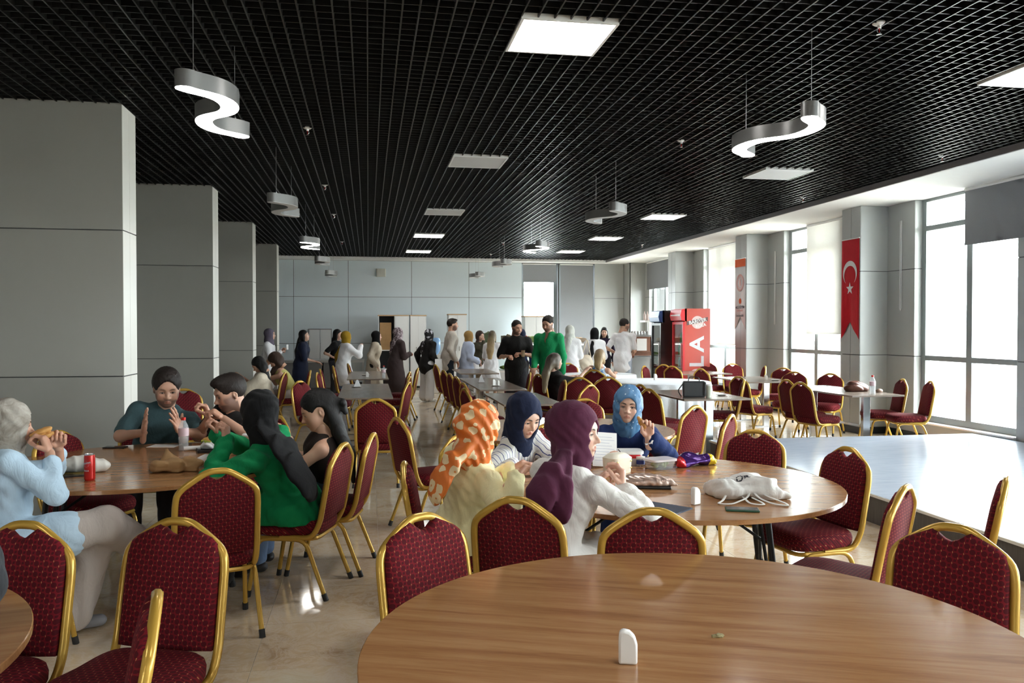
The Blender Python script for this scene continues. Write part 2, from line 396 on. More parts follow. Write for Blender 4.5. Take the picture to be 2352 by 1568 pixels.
# sprinklers
m_chrome = plain('chrome', (.75, .75, .75), .15, 1., var=.02); m_red = plain('red glass bulb', (.6, .02, .02), .2)
def sprinkler():
    r = empty('sprinkler'); MB().lathe([(.004, .02), (.038, .018), (.042, .008), (.03, .0), (.012, -.004), (.012, -.018), (.008, -.02)], 16).build('escutcheon', m_white, r, .6)
    MB().tube([(-.012, 0, -.015), (-.013, 0, -.04), (0, 0, -.055)], .003, 5).tube([(.012, 0, -.015), (.013, 0, -.04), (0, 0, -.055)], .003, 5).build('arms', m_chrome, r, 1.)
    MB().lathe([(.002, -.052), (.016, -.056), (.017, -.06), (.002, -.062)], 12).build('deflector', m_chrome, r, .6)
    MB().tube([(0, 0, -.018), (0, 0, -.05)], .003, 6).build('bulb', m_red, r, 1.); return r
sp0 = sprinkler(); spots = [(-.57, 8.19), (-.57, 11.42), (-.57, 14.35), (-.57, 18.86), (3.18, 4.77), (3.17, 8.09), (3.0, 18.44), (3.16, 21.4), (6.31, 8.29), (6.31, 11.28), (6.25, 18.37)]
for k, (x, y) in enumerate(spots):
    o = sp0 if k == 0 else copy_tree(sp0); o.location = (x, y, GZ+.005)
    rown = {0: 'row beside the left pendant lamps', 1: 'row beside the right pendant lamps', 2: 'row along the window soffit'}[0 if x < 0 else 1 if x < 4 else 2]
    order = ['nearest', 'second', 'third', 'fourth'][[q for q in spots if (q[0] < 0) == (x < 0) and (q[0] < 4) == (x < 4)].index((x, y))]
    tag(o, 'small white sprinkler head in the ceiling, %s in the %s' % (order, rown), 'sprinkler', 'ceiling sprinklers')
# wall loudspeaker
r = empty('wall_speaker', (.35, YB, 3.13)); tag(r, 'small cream square loudspeaker high on the back wall', 'loudspeaker')
MB().box(-.13, .13, -.09, 0, -.11, .11).build('housing', plain('cream plastic', (.66, .66, .58), .5), r, bevel=.015); MB().box(-.11, .11, -.094, -.088, -.09, .09).build('grille', plain('cream grille', (.58, .58, .52), .7), r)
# blinds
def blind(name, label, y0, y1, zb, x, m, axis='x'):
    r = empty(name); tag(r, label, 'blind', 'roller blinds')
    b = MB()
    n = 14
    for i in range(n):
        pass
    if axis == 'x': b.box(x-.0015, x+.0015, y0, y1, zb, SZ-.002)
    else: b.box(y0, y1, x-.0015, x+.0015, zb, SZ-.002)
    b.build('fabric', m, r)
    b = MB(); b.box(x-.006, x+.006, y0, y1, zb-.02, zb+.006) if axis == 'x' else b.box(y0, y1, x-.006, x+.006, zb-.02, zb+.006); b.build('bottom_bar', m, r)
    b = MB(); b.tube([(x, y0, SZ-.025), (x, y1, SZ-.025)] if axis == 'x' else [(y0, x, SZ-.025), (y1, x, SZ-.025)], .022, 10); b.build('roller', m_white, r, 1.)
    return r
def blindmat(name, c, t):
    s = NT(name); d = s.node('ShaderNodeBsdfDiffuse'); tl = s.node('ShaderNodeBsdfTranslucent'); mx_ = s.node('ShaderNodeMixShader'); mx_.inputs[0].default_value = t
    f = s.noise(60, 2); cc = s.mix(f, col(c, .96), col(c, 1.04)); s.inp(d.inputs[0], cc); s.inp(tl.inputs[0], cc)
    s.t.links.new(d.outputs[0], mx_.inputs[1]); s.t.links.new(tl.outputs[0], mx_.inputs[2]); s.t.links.new(mx_.outputs[0], s.n['Material Output'].inputs[0]); return s.m
m_bg = blindmat('grey blackout fabric', (.24, .245, .26), .012); m_bw = blindmat('white screen fabric', (.86, .85, .82), .34)
blind('roller_blind', 'grey roller blind at the top right over the nearest window', 8.2, 9.755, 2.722, XW-.03, m_bg)
blind('roller_blind', 'white translucent roller blind beside the red flag', 12.3, 13.75, 1.52, XW-.03, m_bw)
blind('roller_blind', 'white translucent roller blind behind the red drinks fridge', 16.45, 18.1, 1.25, XW-.03, m_bw)
blind('roller_blind', 'grey roller blind in the far right corner by the fridge', 20.6, 22.4, 2.7, XW-.03, m_bg)
blind('roller_blind', 'short grey roller blind over the bright back window', W0+.03, W1-.09, 2.93, YB+.04, m_bg, 'y')
blind('roller_blind', 'long grey roller blind fully covering the right back window', W1+.03, W2-.04, .95, YB+.04, m_bg, 'y')
# ------------------------------------------------------------------ banquet chair
s = NT('gold lacquered steel'); f = s.noise(6, 2)
s.set(Base_Color=s.mix(f, (.50, .29, .045), (.58, .36, .065)), Metallic=.35, Roughness=.27); m_gold = s.m
def fabric(name, ax):
    s = NT(name); o = s.xyz(); u, v = o[ax[0]], o[ax[1]]
    if ax[1] == 1: v = s.M('SUBTRACT', v, o[2]); u = s.M('MULTIPLY_ADD', o[2], .35, u)
    U = s.M('DIVIDE', u, .036); V = s.M('DIVIDE', v, .036)
    p = s.M('ADD', U, V); q = s.M('SUBTRACT', U, V)
    def cell(x): return s.M('SUBTRACT', s.M('FRACT', s.M('ADD', x, 100.5)), .5)
    a, b = cell(p), cell(q)                                  # discs on the diagonal lattice
    r1 = s.M('SQRT', s.M('ADD', s.M('MULTIPLY', a, a), s.M('MULTIPLY', b, b)))
    a2, b2 = cell(s.M('ADD', p, .5)), cell(s.M('ADD', q, .5))
    r2 = s.M('SQRT', s.M('ADD', s.M('MULTIPLY', a2, a2), s.M('MULTIPLY', b2, b2)))
    big = s.M('LESS_THAN', r1, .36); small = s.M('LESS_THAN', r2, .19)
    line = s.M('LESS_THAN', s.M('MINIMUM', s.M('ABSOLUTE', a2), 9.), .05)
    base = s.mix(s.noise(40, 2), (.125, .005, .010), (.175, .008, .015))
    base = s.mix(s.M('MULTIPLY', big, .72), base, (.034, .004, .007)); base = s.mix(s.M('MULTIPLY', small, .7), base, (.034, .004, .007))
    base = s.mix(s.M('MULTIPLY', line, .55), base, (.055, .006, .010))
    # short gold stitches halfway between the discs
    du = s.M('ABSOLUTE', cell(s.M('ADD', s.M('MULTIPLY', U, 2.), .5))); dv = s.M('ABSOLUTE', cell(s.M('ADD', s.M('MULTIPLY', V, 2.), .5)))
    par = s.M('LESS_THAN', s.M('FRACT', s.M('MULTIPLY', s.M('ADD', s.M('FLOOR', s.M('MULTIPLY_ADD', U, 2., 101.)), s.M('FLOOR', s.M('MULTIPLY_ADD', V, 2., 101.))), .5)), .25)
    st = s.M('MULTIPLY', s.M('MULTIPLY', s.M('LESS_THAN', du, .055), s.M('LESS_THAN', dv, .17)), par)
    st = s.M('MULTIPLY', st, s.M('GREATER_THAN', r1, .36)); st = s.M('MULTIPLY', st, s.M('GREATER_THAN', r2, .2))
    base = s.mix(st, base, (.45, .22, .09))
    s.set(Base_Color=base, Roughness=.85, Sheen_Weight=.05, Sheen_Roughness=.4, Sheen_Tint=(1., .2, .22)); s.b.inputs['Specular IOR Level'].default_value = .2; s.bump(s.noise(700, 2), .15, .002)
    return s.m
m_fb, m_fs = fabric('red patterned upholstery', (0, 2)), fabric('red patterned seat upholstery', (0, 1))
m_rub = plain('black rubber', (.012, .012, .012), .6)
def bp(s_): return -.215 - s_*.185                            # recline of the back
def make_chair():
    r = empty('banquet_chair')
    half = [(.196, .03, .362), (.200, -.17, .362), (.203, bp(.03), .45), (.200, bp(.33), .75), (.186, bp(.385), .805), (.052, bp(.462), .895), (0, bp(.466), .897)]
    pts = [Vector(p) for p in half]; left = [Vector((-p.x, p.y, p.z)) for p in pts[-2::-1]]
    path = fillet(pts + left, .055, 4)
    MB().tube(path, .0165, 8, flat=(1.0, 1.0), up=(1, 0, 0), phase=math.pi/8).build('back_frame', m_gold, r, .9)
    # backrest cushion: outline in the plane of the back
    outl = [(-.186, .0), (-.187, .15), (-.184, .31), (-.172, .355), (-.148, .375), (-.10, .398), (-.062, .415), (-.045, .404), (-.02, .385), (0, .378)]
    outl = outl + [(-x, z) for x, z in outl[-2::-1]]
    outl += [(.12, -.004), (.04, -.006), (-.04, -.006), (-.12, -.004)]
    cx, cz = 0, .19
    def ring(k, off): return [((x-cx)*k+cx, bp(((z-cz)*k+cz)+.02)+off, ((z-cz)*k+cz)*1.035+.458) for x, z in outl]
    b = MB().rings([ring(.97, -.012), ring(1, -.006), ring(1, .014), ring(.965, .024), ring(.86, .032), ring(.6, .037), ring(.25, .038)])
    b.build('backrest', m_fb, r, .9)
    # seat cushion
    def sq(w, d, yc, k=4.5, n=36):
        o = []
        for i in range(n):
            a = 2*math.pi*i/n; c, s_ = math.cos(a), math.sin(a)
            o.append((math.copysign(abs(c)**(2/k), c)*w*(1 if s_ > 0 else .93), yc+math.copysign(abs(s_)**(2/k), s_)*d))
        return o
    rs = []
    for w_, d_, z in ((.195, .195, .368), (.213, .213, .375), (.222, .222, .392), (.224, .224, .422), (.218, .218, .445), (.203, .203, .459), (.15, .15, .467), (.07, .07, .470)):
        rs.append([(x, y, z) for x, y in sq(w_, d_, .01)])
    MB().rings(rs).build('seat', m_fs, r, .9)
    MB().tube(fillet([(-.19, -.19, .356), (.19, -.19, .356), (.2, .2, .356), (-.2, .2, .356)], .06, 3, True), .0125, 6, closed=True).build('seat_frame', m_gold, r, .9)
    for sx in (-1, 1):
        fl = fillet([(sx*.222, .225, .012), (sx*.207, .165, .352), (sx*.2, -.01, .352)], .06, 4)
        rl = fillet([(sx*.2, -.01, .352), (sx*.207, -.13, .352), (sx*.222, -.262, .012)], .06, 4)
        for p in (fl, rl):
            lg = MB().tube(p, .0135, 8, up=(1, 0, 0), phase=math.pi/8).build('leg', m_gold, r, .9)
            e = p[0] if p is fl else p[-1]; e2 = p[1] if p is fl else p[-2]; d = (e2-e).normalized()
            MB().tube([e-d*.0125, e+d*.03], .0165, 8).build('foot_cap', m_rub, lg, .9)
    return r
chair0 = make_chair(); nch = [0]
CG = 'gold framed banquet chairs with red patterned upholstery'
def chair(x, y, a, label, top=True):
    """top=True: x, y are the place of the crown of the back; a = heading in degrees, 0 looks away from the camera, 90 to the windows"""
    o = chair0 if nch[0] == 0 else copy_tree(chair0); nch[0] += 1
    t = R(a); k = .30 if top else 0
    o.location = (x+k*math.sin(t), y+k*math.cos(t), 0); o.rotation_euler = (0, 0, -t)
    tag(o, label, 'chair', CG); return o
CH = [  # crown x, y, heading, label
 (-1.24, 3.28, -162, 'empty chair at the lower left edge, half cut off by the photo'),
 (-.70, 3.24, -160, 'large empty chair in the left foreground facing the corner table'),
 (-.56, 2.33, -102, 'nearest chair at the bottom left, seen edge-on'),
 (-.75, 4.35, -18, 'empty chair directly in front of the woman in the green blouse'),
 (-.15, 5.19, -72, 'chair the woman in the green blouse sits on'),
 (.03, 5.64, -78, 'chair the dark haired woman in a sleeveless top sits on'),
 (-.72, 6.90, -125, 'chair of the young man in black eating at the left table'),
 (-1.80, 7.22, 172, 'chair of the man in the teal T-shirt'),
 (-2.12, 6.13, 118, 'empty chair at the far left of the left round table by the column'),
 (-1.98, 4.25, 38, 'chair the woman in the pale blue shirt sits on'),
 (-2.12, 10.10, 165, 'chair standing by the second column behind the man in teal'),
 (.067, 8.38, 6, 'empty chair standing alone in the aisle, seen from behind'),
 (.22, 6.58, 68, 'empty chair left of the hidden pale round table, beside the aisle'),
 (.184, 4.40, 96, 'chair the woman in the yellow dress sits on'),
 (.193, 3.16, 147, 'empty chair at the far left of the nearest round table'),
 (.608, 3.40, 30, 'chair of the woman in white, its back to the camera'),
 (1.10, 3.10, 14, 'empty chair between the two round tables, its back to the camera'),
 (2.39, 3.36, -40, 'edge-on empty chair right of the cloth bag with a pink lit back'),
 (2.08, 2.66, -132, 'large empty chair at the right of the nearest round table'),
 (2.985, 3.454, -47, 'edge-on chair at the far right against the stage'),
 (2.81, 4.485, -98, 'empty chair right of the middle round table with its seat in view'),
 (2.647, 5.354, -140, 'empty chair at the far side of the middle table against the stage'),
 (2.925, 6.344, -50, 'edge-on chair with a pink lit back behind the purple snack bag'),
 (2.937, 7.12, -32, 'chair with its back turned, right of the woman in the blue headscarf'),
 (.58, 5.42, 136, 'chair of the woman in the striped blouse'),
 (1.30, 5.95, 160, 'empty chair seen between the navy and plum headscarves'),
 (1.83, 5.90, -168, 'chair of the woman in the blue headscarf'),
 (2.12, 8.02, 178, 'chair at the far side of the hidden round table above the purple headscarf'),
 (3.347, 9.90, 76, 'left one of two chairs in front of the white cloth table, farther back'),
 (3.205, 9.17, 70, 'nearer of the two chairs left of the table with the black handbag'),
 (-.906, 11.34, 122, 'empty chair with a lit red front left of the ponytail'),
 (-.95, 14.12, -92, 'chair behind the woman in the yellow green top'),
 (-1.30, 13.52, -82, 'chair of the woman in the cream puff sleeved top'),
 (-.80, 13.4, 95, 'first of the chairs lined up left of the long left tables'),
 (-.82, 14.56, 86, 'second of the chairs lined up left of the long left tables'),
 (-.65, 15.69, 84, 'third of the chairs lined up left of the long left tables'),
 (-.40, 16.6, 84, 'farthest of the chairs lined up left of the long left tables'),
 (.52, 10.82, -72, 'nearest chair right of the long left tables'),
 (.59, 12.0, -78, 'second chair right of the long left tables'),
 (.66, 13.4, -80, 'third chair right of the long left tables'),
 (.86, 14.6, -82, 'farthest chair right of the long left tables'),
 (1.27, 15.92, 80, 'farthest of the chairs left of the middle tables'),
 (1.23, 13.75, 78, 'fourth of the chairs left of the middle tables'),
 (1.24, 12.8, 80, 'third of the chairs left of the middle tables'),
 (1.25, 11.97, 78, 'second of the chairs left of the middle tables'),
 (1.20, 10.60, 80, 'chair left of the middle tables just above the orange headscarf, farther one'),
 (1.10, 9.60, 78, 'chair left of the middle tables just above the orange headscarf, nearer one'),
 (2.53, 12.84, -80, 'chair right of the middle tables by the man in black'),
 (3.0, 14.95, -70, 'chair behind the long haired woman in black, by the counter'),
 (2.55, 12.34, 72, 'chair the long haired woman in black sits on'),
 (2.97, 11.45, 8, 'dark chair back in front of the long haired woman in black'),
 (3.40, 11.5, 14, 'dark chair back in front of the woman in the flowered top'),
 (2.72, 9.95, -38, 'chair above the blue headscarf, turned to the left'),
 (2.62, 10.9, -85, 'edge-on chair right of the middle tables'),
 (3.92, 16.05, 178, 'chair behind the farther white cloth table'),
 (3.74, 13.46, 30, 'chair the woman in the flowered top sits on'),
 (5.05, 14.7, 128, 'chair with a pink lit front beside the farther white cloth table'),
 (5.60, 15.17, 55, 'left one of a pair of chairs in front of the fridges'),
 (5.52, 14.5, 58, 'right one of a pair of chairs in front of the fridges'),
 (5.70, 13.6, 72, 'chair just left of the far window tables by the red fridge'),
 (6.80, 15.9, 178, 'chair silhouetted against the window right of the red fridge'),
 (7.08, 15.32, -175, 'small chair silhouetted below the white banner'),
 (7.23, 14.25, -70, 'chair by the far pier with a bright gold edge'),
 (7.22, 13.55, -145, 'chair at the far window below the white blind, left one'),
 (6.75, 12.3, -135, 'left one of two chairs silhouetted in the middle window'),
 (7.05, 11.75, -130, 'right one of two chairs silhouetted in the middle window'),
 (5.30, 11.27, 72, 'chair right of the table with the black handbag, facing the windows'),
 (5.05, 10.55, -62, 'chair right of the table with the black handbag, seen edge-on'),
 (5.64, 10.50, 82, 'farther of two chairs left of the table with the water bottle'),
 (5.54, 9.95, 76, 'nearer of two chairs left of the table with the water bottle'),
 (7.30, 10.35, -76, 'left one of two chairs in front of the nearest window'),
 (7.36, 9.85, -72, 'right one of two chairs in front of the nearest window'),
]
for c in CH: chair(*c)
# ------------------------------------------------------------------ tables
def wood(name, a, b, c, rough, sc_=(1.0, 13, 13), rot=0):
    s = NT(name); v = s.mapping(sc_, rot=(0, 0, rot)); n = s.noise(1.6, 6, .62, v, .4); n2 = s.noise(9, 3, .5, s.mapping((sc_[0]*2, sc_[1]*4, 16), rot=(0, 0, rot)))
    f = s.M('MULTIPLY_ADD', n2, .25, s.M('MULTIPLY', n, .78))
    s.set(Base_Color=s.ramp(f, [(.3, a), (.5, b), (.68, c)]), Roughness=s.M('MULTIPLY_ADD', n, .08, rough)); return s.m
m_wood = wood('walnut laminate', (.235, .098, .036), (.35, .168, .068), (.43, .225, .10), .13, rot=0)
m_woodg = wood('grey brown laminate', (.20, .155, .125), (.225, .175, .14), (.25, .20, .165), .20, (12, 1.2, 12))
m_edge = plain('brown edge band', (.20, .115, .06), .4); m_blk = plain('black steel', (.012, .012, .013), .35, .3)
def folding_round(x, y, label, rz=0.):
    r = empty('round_table', (x, y, 0), rz); tag(r, label, 'table', 'round wooden folding tables')
    MB().lathe([(.905, .735), (.9145, .737), (.9145, .757), (.912, .7595), (.0, .7595)][:4] + [(.3, .7595), (.001, .7595)], 96).build('tabletop', m_wood, r, .6)
    MB().lathe([(.9155, .738), (.9155, .756)], 96).build('edge_band', m_edge, r, .6) if 0 else None
    for sx in (-1, 1):
        for sy in (-1, 1):
            lg = MB().tube([(sx*.47, sy*.26, .73), (sx*.55, sy*.26, .02)], .0165, 8).build('leg', m_blk, r, .9)
            MB().tube([(sx*.549, sy*.26, .028), (sx*.5505, sy*.26, .0)], .02, 8).build('foot_cap', m_rub, lg, .9)
        for a_, z_ in ((.485, .60), (.52, .30)): MB().tube([(sx*a_, -.26, z_), (sx*a_, .26, z_)], .012, 6).build('cross_rail', m_blk, r, .9)
        for q_ in (-1, 1): MB().tube([(sx*.51, q_*.12, .30), (sx*.48, .0, .60)], .01, 6).build('brace', m_blk, r, .9)
        MB().tube([(sx*.50, .0, .45), (sx*.12, 0, .715)], .009, 6).build('folding_strut', m_blk, r, .9)
    for q_ in (-.28, .28): MB().box(-.6, .6, q_-.02, q_+.02, .705, .735).build('apron_rail', m_blk, r)
    return r
folding_round(.884, 2.109, 'nearest round walnut table filling the lower right', -.36)
folding_round(1.652, 4.363, 'middle round walnut table with the cloth bag and snacks', -.3)
folding_round(-1.42, 5.56, 'left round walnut table with the red can and paper bag', .12)
folding_round(1.64, 6.80, 'pale lit round table behind the woman in the blue headscarf', .2)
folding_round(-1.84, 2.33, 'round table corner at the bottom left edge', .2)
m_steel = plain('polished steel', (.62, .62, .62), .16, .95, var=.03)
def rect_table(x0, x1, y0, y1, label, z=.75, m=None):
    cx, cy = (x0+x1)/2, (y0+y1)/2; a, b = (x1-x0)/2, (y1-y0)/2
    r = empty('dining_table', (cx, cy, 0)); tag(r, label, 'table', 'rectangular dining tables on steel pedestals')
    MB().box(-a, a, -b, b, z-.022, z).build('tabletop', m or m_woodg, r, bevel=.003)
    for s_ in (-1, 1):
        y = s_*(b-.28)
        p = MB().box(-.05, .05, y-.03, y+.03, .02, z-.022).build('pedestal', m_steel, r, bevel=.004)
        MB().box(-.28, .28, y-.035, y+.035, .0, .02).build('foot_plate', m_steel, p, bevel=.004); MB().box(-.25, .25, y-.03, y+.03, z-.04, z-.022).build('top_plate', m_steel, p)
    MB().box(-.02, .02, -b+.28, b-.28, .30, .33).build('stretcher', m_steel, r)
    return r
rect_table(-.38, .30, 10.35, 11.62, 'nearer long grey brown table left of the aisle')
rect_table(-.38, .30, 11.64, 12.9, 'second long grey brown table left of the aisle with a napkin holder')
rect_table(-.36, .34, 14.15, 16.6, 'farthest long table left of the aisle with the water bottle')
rect_table(1.50, 2.20, 9.15, 10.80, 'nearest rectangular table above the navy headscarf, pale in the light')
rect_table(1.53, 2.20, 11.40, 14.1, 'middle rectangular table with salt and pepper holders')
rect_table(1.72, 2.45, 15.5, 17.2, 'farthest rectangular table in the middle row')
rect_table(3.75, 4.62, 9.45, 10.95, 'rectangular table with the black handbag and cup')
rect_table(6.06, 6.80, 9.6, 11.45, 'rectangular table with the water bottle by the windows')
rect_table(5.95, 6.85, 12.3, 13.7, 'rectangular table with a white cup by the middle window')
rect_table(5.75, 6.75, 14.6, 15.7, 'farthest window table right of the red fridge')
# white cloth tables
m_wcloth = cloth('white table linen', (.80, .82, .86), .04, .1)
def cloth_table(x, y, rad, label):
    r = empty('round_table', (x, y, 0)); tag(r, label+' (table)', 'table'); r['label'] = 'wooden table under the ' + label.split(' in front')[0].split(' behind')[0]
    MB().lathe([(rad-.01, .72), (rad-.01, .744), (.01, .744)], 48).build('tabletop', m_wood, r, .6)
    for k in range(4):
        a = R(45+90*k); MB().tube([(.5*math.cos(a), .5*math.sin(a), .72), (.6*math.cos(a), .6*math.sin(a), .0)], .016, 8).build('leg', m_blk, r, .9)
    n = 160; rs = []
    for rr, z, am in ((.02, .7505, 0), (.5, .7505, 0), (rad, .7505, 0), (rad+.012, .745, 0), (rad+.016, .70, .006), (rad+.03, .5, .02), (rad+.05, .25, .034), (rad+.06, .06, .042)):
        rs.append([((rr+am*math.sin(26*2*math.pi*k/n+1.3*math.sin(5*2*math.pi*k/n)))*math.cos(2*math.pi*k/n), (rr+am*math.sin(26*2*math.pi*k/n+1.3*math.sin(5*2*math.pi*k/n)))*math.sin(2*math.pi*k/n), z) for k in range(n)])
    c = MB().rings(rs, True, False).build('tablecloth', m_wcloth, None, 1., (x, y, 0)); tag(c, label, 'tablecloth', 'white round tablecloths')
cloth_table(4.62, 12.75, .82, 'white pleated cloth on the nearer round table in front of the red fridge')
cloth_table(4.2, 14.85, .70, 'white cloth on the farther round table behind the flowered top')
# ------------------------------------------------------------------ implicit surfaces: smooth solids meshed with surface nets
F = np.float32
def rc(a, b, r1, r2=None, flat=None):
    a = np.array(a, F); b = np.array(b, F); r2 = r1 if r2 is None else r2
    ab = b-a; L2 = float(ab@ab)+1e-9
    def f(p):
        q = p-a; t = np.clip(q@ab/L2, 0, 1)
        d = q-t[:, None]*ab
        if flat is not None:
            n, k = flat; n = np.array(n, F); s_ = d@n; d = d+np.outer(s_*(k-1), n)
        return np.sqrt((d*d).sum(1))-(r1+(r2-r1)*t)
    rm = max(r1, r2)
    return f, np.minimum(a, b)-rm, np.maximum(a, b)+rm
def el(c, r, rot=None):
    c = np.array(c, F); r = np.array(r, F); Rm = None if rot is None else np.array(rot, F)
    def f(p):
        q = p-c
        if Rm is not None: q = q@Rm
        k0 = np.sqrt(((q/r)**2).sum(1)); k1 = np.sqrt(((q/(r*r))**2).sum(1))+1e-9
        return k0*(k0-1)/k1
    m = float(r.max()); return f, c-m, c+m
def smin(a, b, k):
    h = np.maximum(k-np.abs(a-b), 0)/k; return np.minimum(a, b)-h*h*k*.25
def smax(a, b, k): return -smin(-a, -b, k)
def union(prims, k=.04):
    fs = [p[0] for p in prims]; lo = np.min([p[1] for p in prims], 0); hi = np.max([p[2] for p in prims], 0)
    def f(p):
        d = fs[0](p)
        for g in fs[1:]: d = smin(d, g(p), k)
        return d
    return f, lo, hi
def cut(a, b, k=.01):
    def f(p): return smax(a[0](p), -b[0](p), k)
    return f, a[1], a[2]
def half(pt, n):
    pt = np.array(pt, F); n = np.array(n, F)/np.linalg.norm(n); return (lambda p: -((p-pt)@n)), None, None
def ripple(a, fn):
    def f(p): return a[0](p)+fn(p)
    return f, a[1]-.02, a[2]+.02
def xform(a, R3, T3):
    """place a solid given in a local frame: world = R3 @ local + T3"""
    R3 = np.array(R3, F); T3 = np.array(T3, F)
    cs = np.array([[x, y, z] for x in (a[1][0], a[2][0]) for y in (a[1][1], a[2][1]) for z in (a[1][2], a[2][2])])@R3.T+T3
    return (lambda p: a[0]((p-T3)@R3)), cs.min(0), cs.max(0)
def nets(a, h, pad=2):
    f, lo, hi = a; lo = np.array(lo)-pad*h; hi = np.array(hi)+pad*h; B = 6
    n = (np.ceil((hi-lo)/h/B).astype(int))*B+1
    nb = (n-1)//B
    cc = np.stack(np.meshgrid(*[np.arange(k) for k in nb], indexing='ij'), -1).reshape(-1, 3)
    dc = f((lo+(cc*B+B/2)*h).astype(F)).reshape(nb)
    act = np.abs(dc) < B*h*1.15+.03
    V = np.repeat(np.repeat(np.repeat(np.sign(dc), B, 0), B, 1), B, 2).astype(F)
    V = np.pad(V, ((0, 1),)*3, mode='edge')
    A = np.zeros(n, bool)
    Ab = np.repeat(np.repeat(np.repeat(act, B, 0), B, 1), B, 2); A[:-1, :-1, :-1] = Ab
    for ax in range(3):
        s_ = np.roll(A, 1, ax); A |= s_
    idx = np.argwhere(A); V[A] = f((lo+idx*h).astype(F))
    S = V < 0
    # cells with a sign change
    c8 = [S[i:n[0]-1+i, j:n[1]-1+j, k:n[2]-1+k] for i in (0, 1) for j in (0, 1) for k in (0, 1)]
    sm = np.sum(c8, 0, dtype=np.int8); cell = (sm > 0) & (sm < 8)
    ci = np.argwhere(cell); cid = -np.ones(cell.shape, int); cid[cell] = np.arange(len(ci))
    acc = np.zeros((len(ci), 3)); cnt = np.zeros(len(ci))
    cor = [(i, j, k) for i in (0, 1) for j in (0, 1) for k in (0, 1)]
    for u in range(8):
        for v in range(u+1, 8):
            d = np.abs(np.array(cor[u])-cor[v])
            if d.sum() != 1: continue
            va = V[ci[:, 0]+cor[u][0], ci[:, 1]+cor[u][1], ci[:, 2]+cor[u][2]]; vb = V[ci[:, 0]+cor[v][0], ci[:, 1]+cor[v][1], ci[:, 2]+cor[v][2]]
            m = (va < 0) != (vb < 0); t = np.where(m, va/(va-vb+1e-12), 0)
            p = np.array(cor[u])+t[:, None]*(np.array(cor[v])-np.array(cor[u])); acc += np.where(m[:, None], p, 0); cnt += m
    verts = lo+(ci+acc/np.maximum(cnt, 1)[:, None])*h
    faces = []
    for ax in range(3):
        o1, o2 = [(1, 2), (2, 0), (0, 1)][ax]
        sl0 = [slice(None)]*3; sl1 = [slice(None)]*3; sl0[ax] = slice(0, -1); sl1[ax] = slice(1, None)
        e = np.argwhere(S[tuple(sl0)] != S[tuple(sl1)]); e = e[(e[:, o1] > 0) & (e[:, o2] > 0) & (e[:, o1] < n[o1]-1) & (e[:, o2] < n[o2]-1)]
        if not len(e): continue
        def c(da, db):
            q = e.copy(); q[:, o1] -= da; q[:, o2] -= db; return cid[q[:, 0], q[:, 1], q[:, 2]]
        q = np.stack([c(1, 1), c(0, 1), c(0, 0), c(1, 0)], 1); inside = S[e[:, 0], e[:, 1], e[:, 2]]
        q[~inside] = q[~inside][:, ::-1]; faces.append(q)
    return verts, np.concatenate(faces)
def nmesh(name, parts, m, cols=None):
    """one mesh from several (verts, quads)"""
    vs_, fs_ = [], []; o = 0
    for v, q in parts: vs_.append(v); fs_.append(q+o); o += len(v)
    v = np.concatenate(vs_); q = np.concatenate(fs_)
    me = bpy.data.meshes.new(name); me.vertices.add(len(v)); me.vertices.foreach_set('co', v.astype(F).ravel())
    me.loops.add(4*len(q)); me.loops.foreach_set('vertex_index', q.astype(np.int32).ravel())
    me.polygons.add(len(q)); me.polygons.foreach_set('loop_start', np.arange(0, 4*len(q), 4, dtype=np.int32))
    me.update(calc_edges=True); me.validate(); me.polygons.foreach_set('use_smooth', np.ones(len(me.polygons), bool))
    if cols is not None:
        at = me.color_attributes.new('Col', 'FLOAT_COLOR', 'POINT'); at.data.foreach_set('color', np.c_[cols, np.ones(len(cols))].astype(F).ravel())
    me.materials.append(m); return me
def sobj(name, a, h, m, parent, flat=False):
    me = nmesh(name, [nets(a, h)], m)
    if flat: me.polygons.foreach_set('use_smooth', np.zeros(len(me.polygons), bool))
    return link(name, me, parent)
def folds(amp, freq, dirs=((.8, .3, .5), (-.4, .7, .6), (.2, -.5, .85)), seed=0.):
    D = np.array(dirs, F)
    def fn(p):
        a = np.sin(p@D[0]*freq+seed+1.7*np.sin(p@D[1]*freq*.43+seed)); b = np.sin(p@D[2]*freq*1.3+2*seed+1.3*np.sin(p@D[0]*freq*.6))
        return amp*(1-np.abs(a))*1.2-amp*.6+amp*.5*b
    return fn
def crumple(amp, freq, seed=1, n=4):
    rg = np.random.RandomState(seed); D = rg.normal(size=(n, 3)); D /= np.linalg.norm(D, axis=1)[:, None]; ph = rg.uniform(0, 6, n); fq = freq*rg.uniform(.6, 2.2, n)
    def fn(p):
        d = 0
        for i in range(n): d = d+np.abs(((p@D[i].astype(F))*fq[i]/math.pi+ph[i]+.35*np.sin(p@D[(i+1) % n].astype(F)*freq*.5)) % 2-1)*amp*freq/fq[i]
        return (d-n*amp*.42)*1.25
    return fn
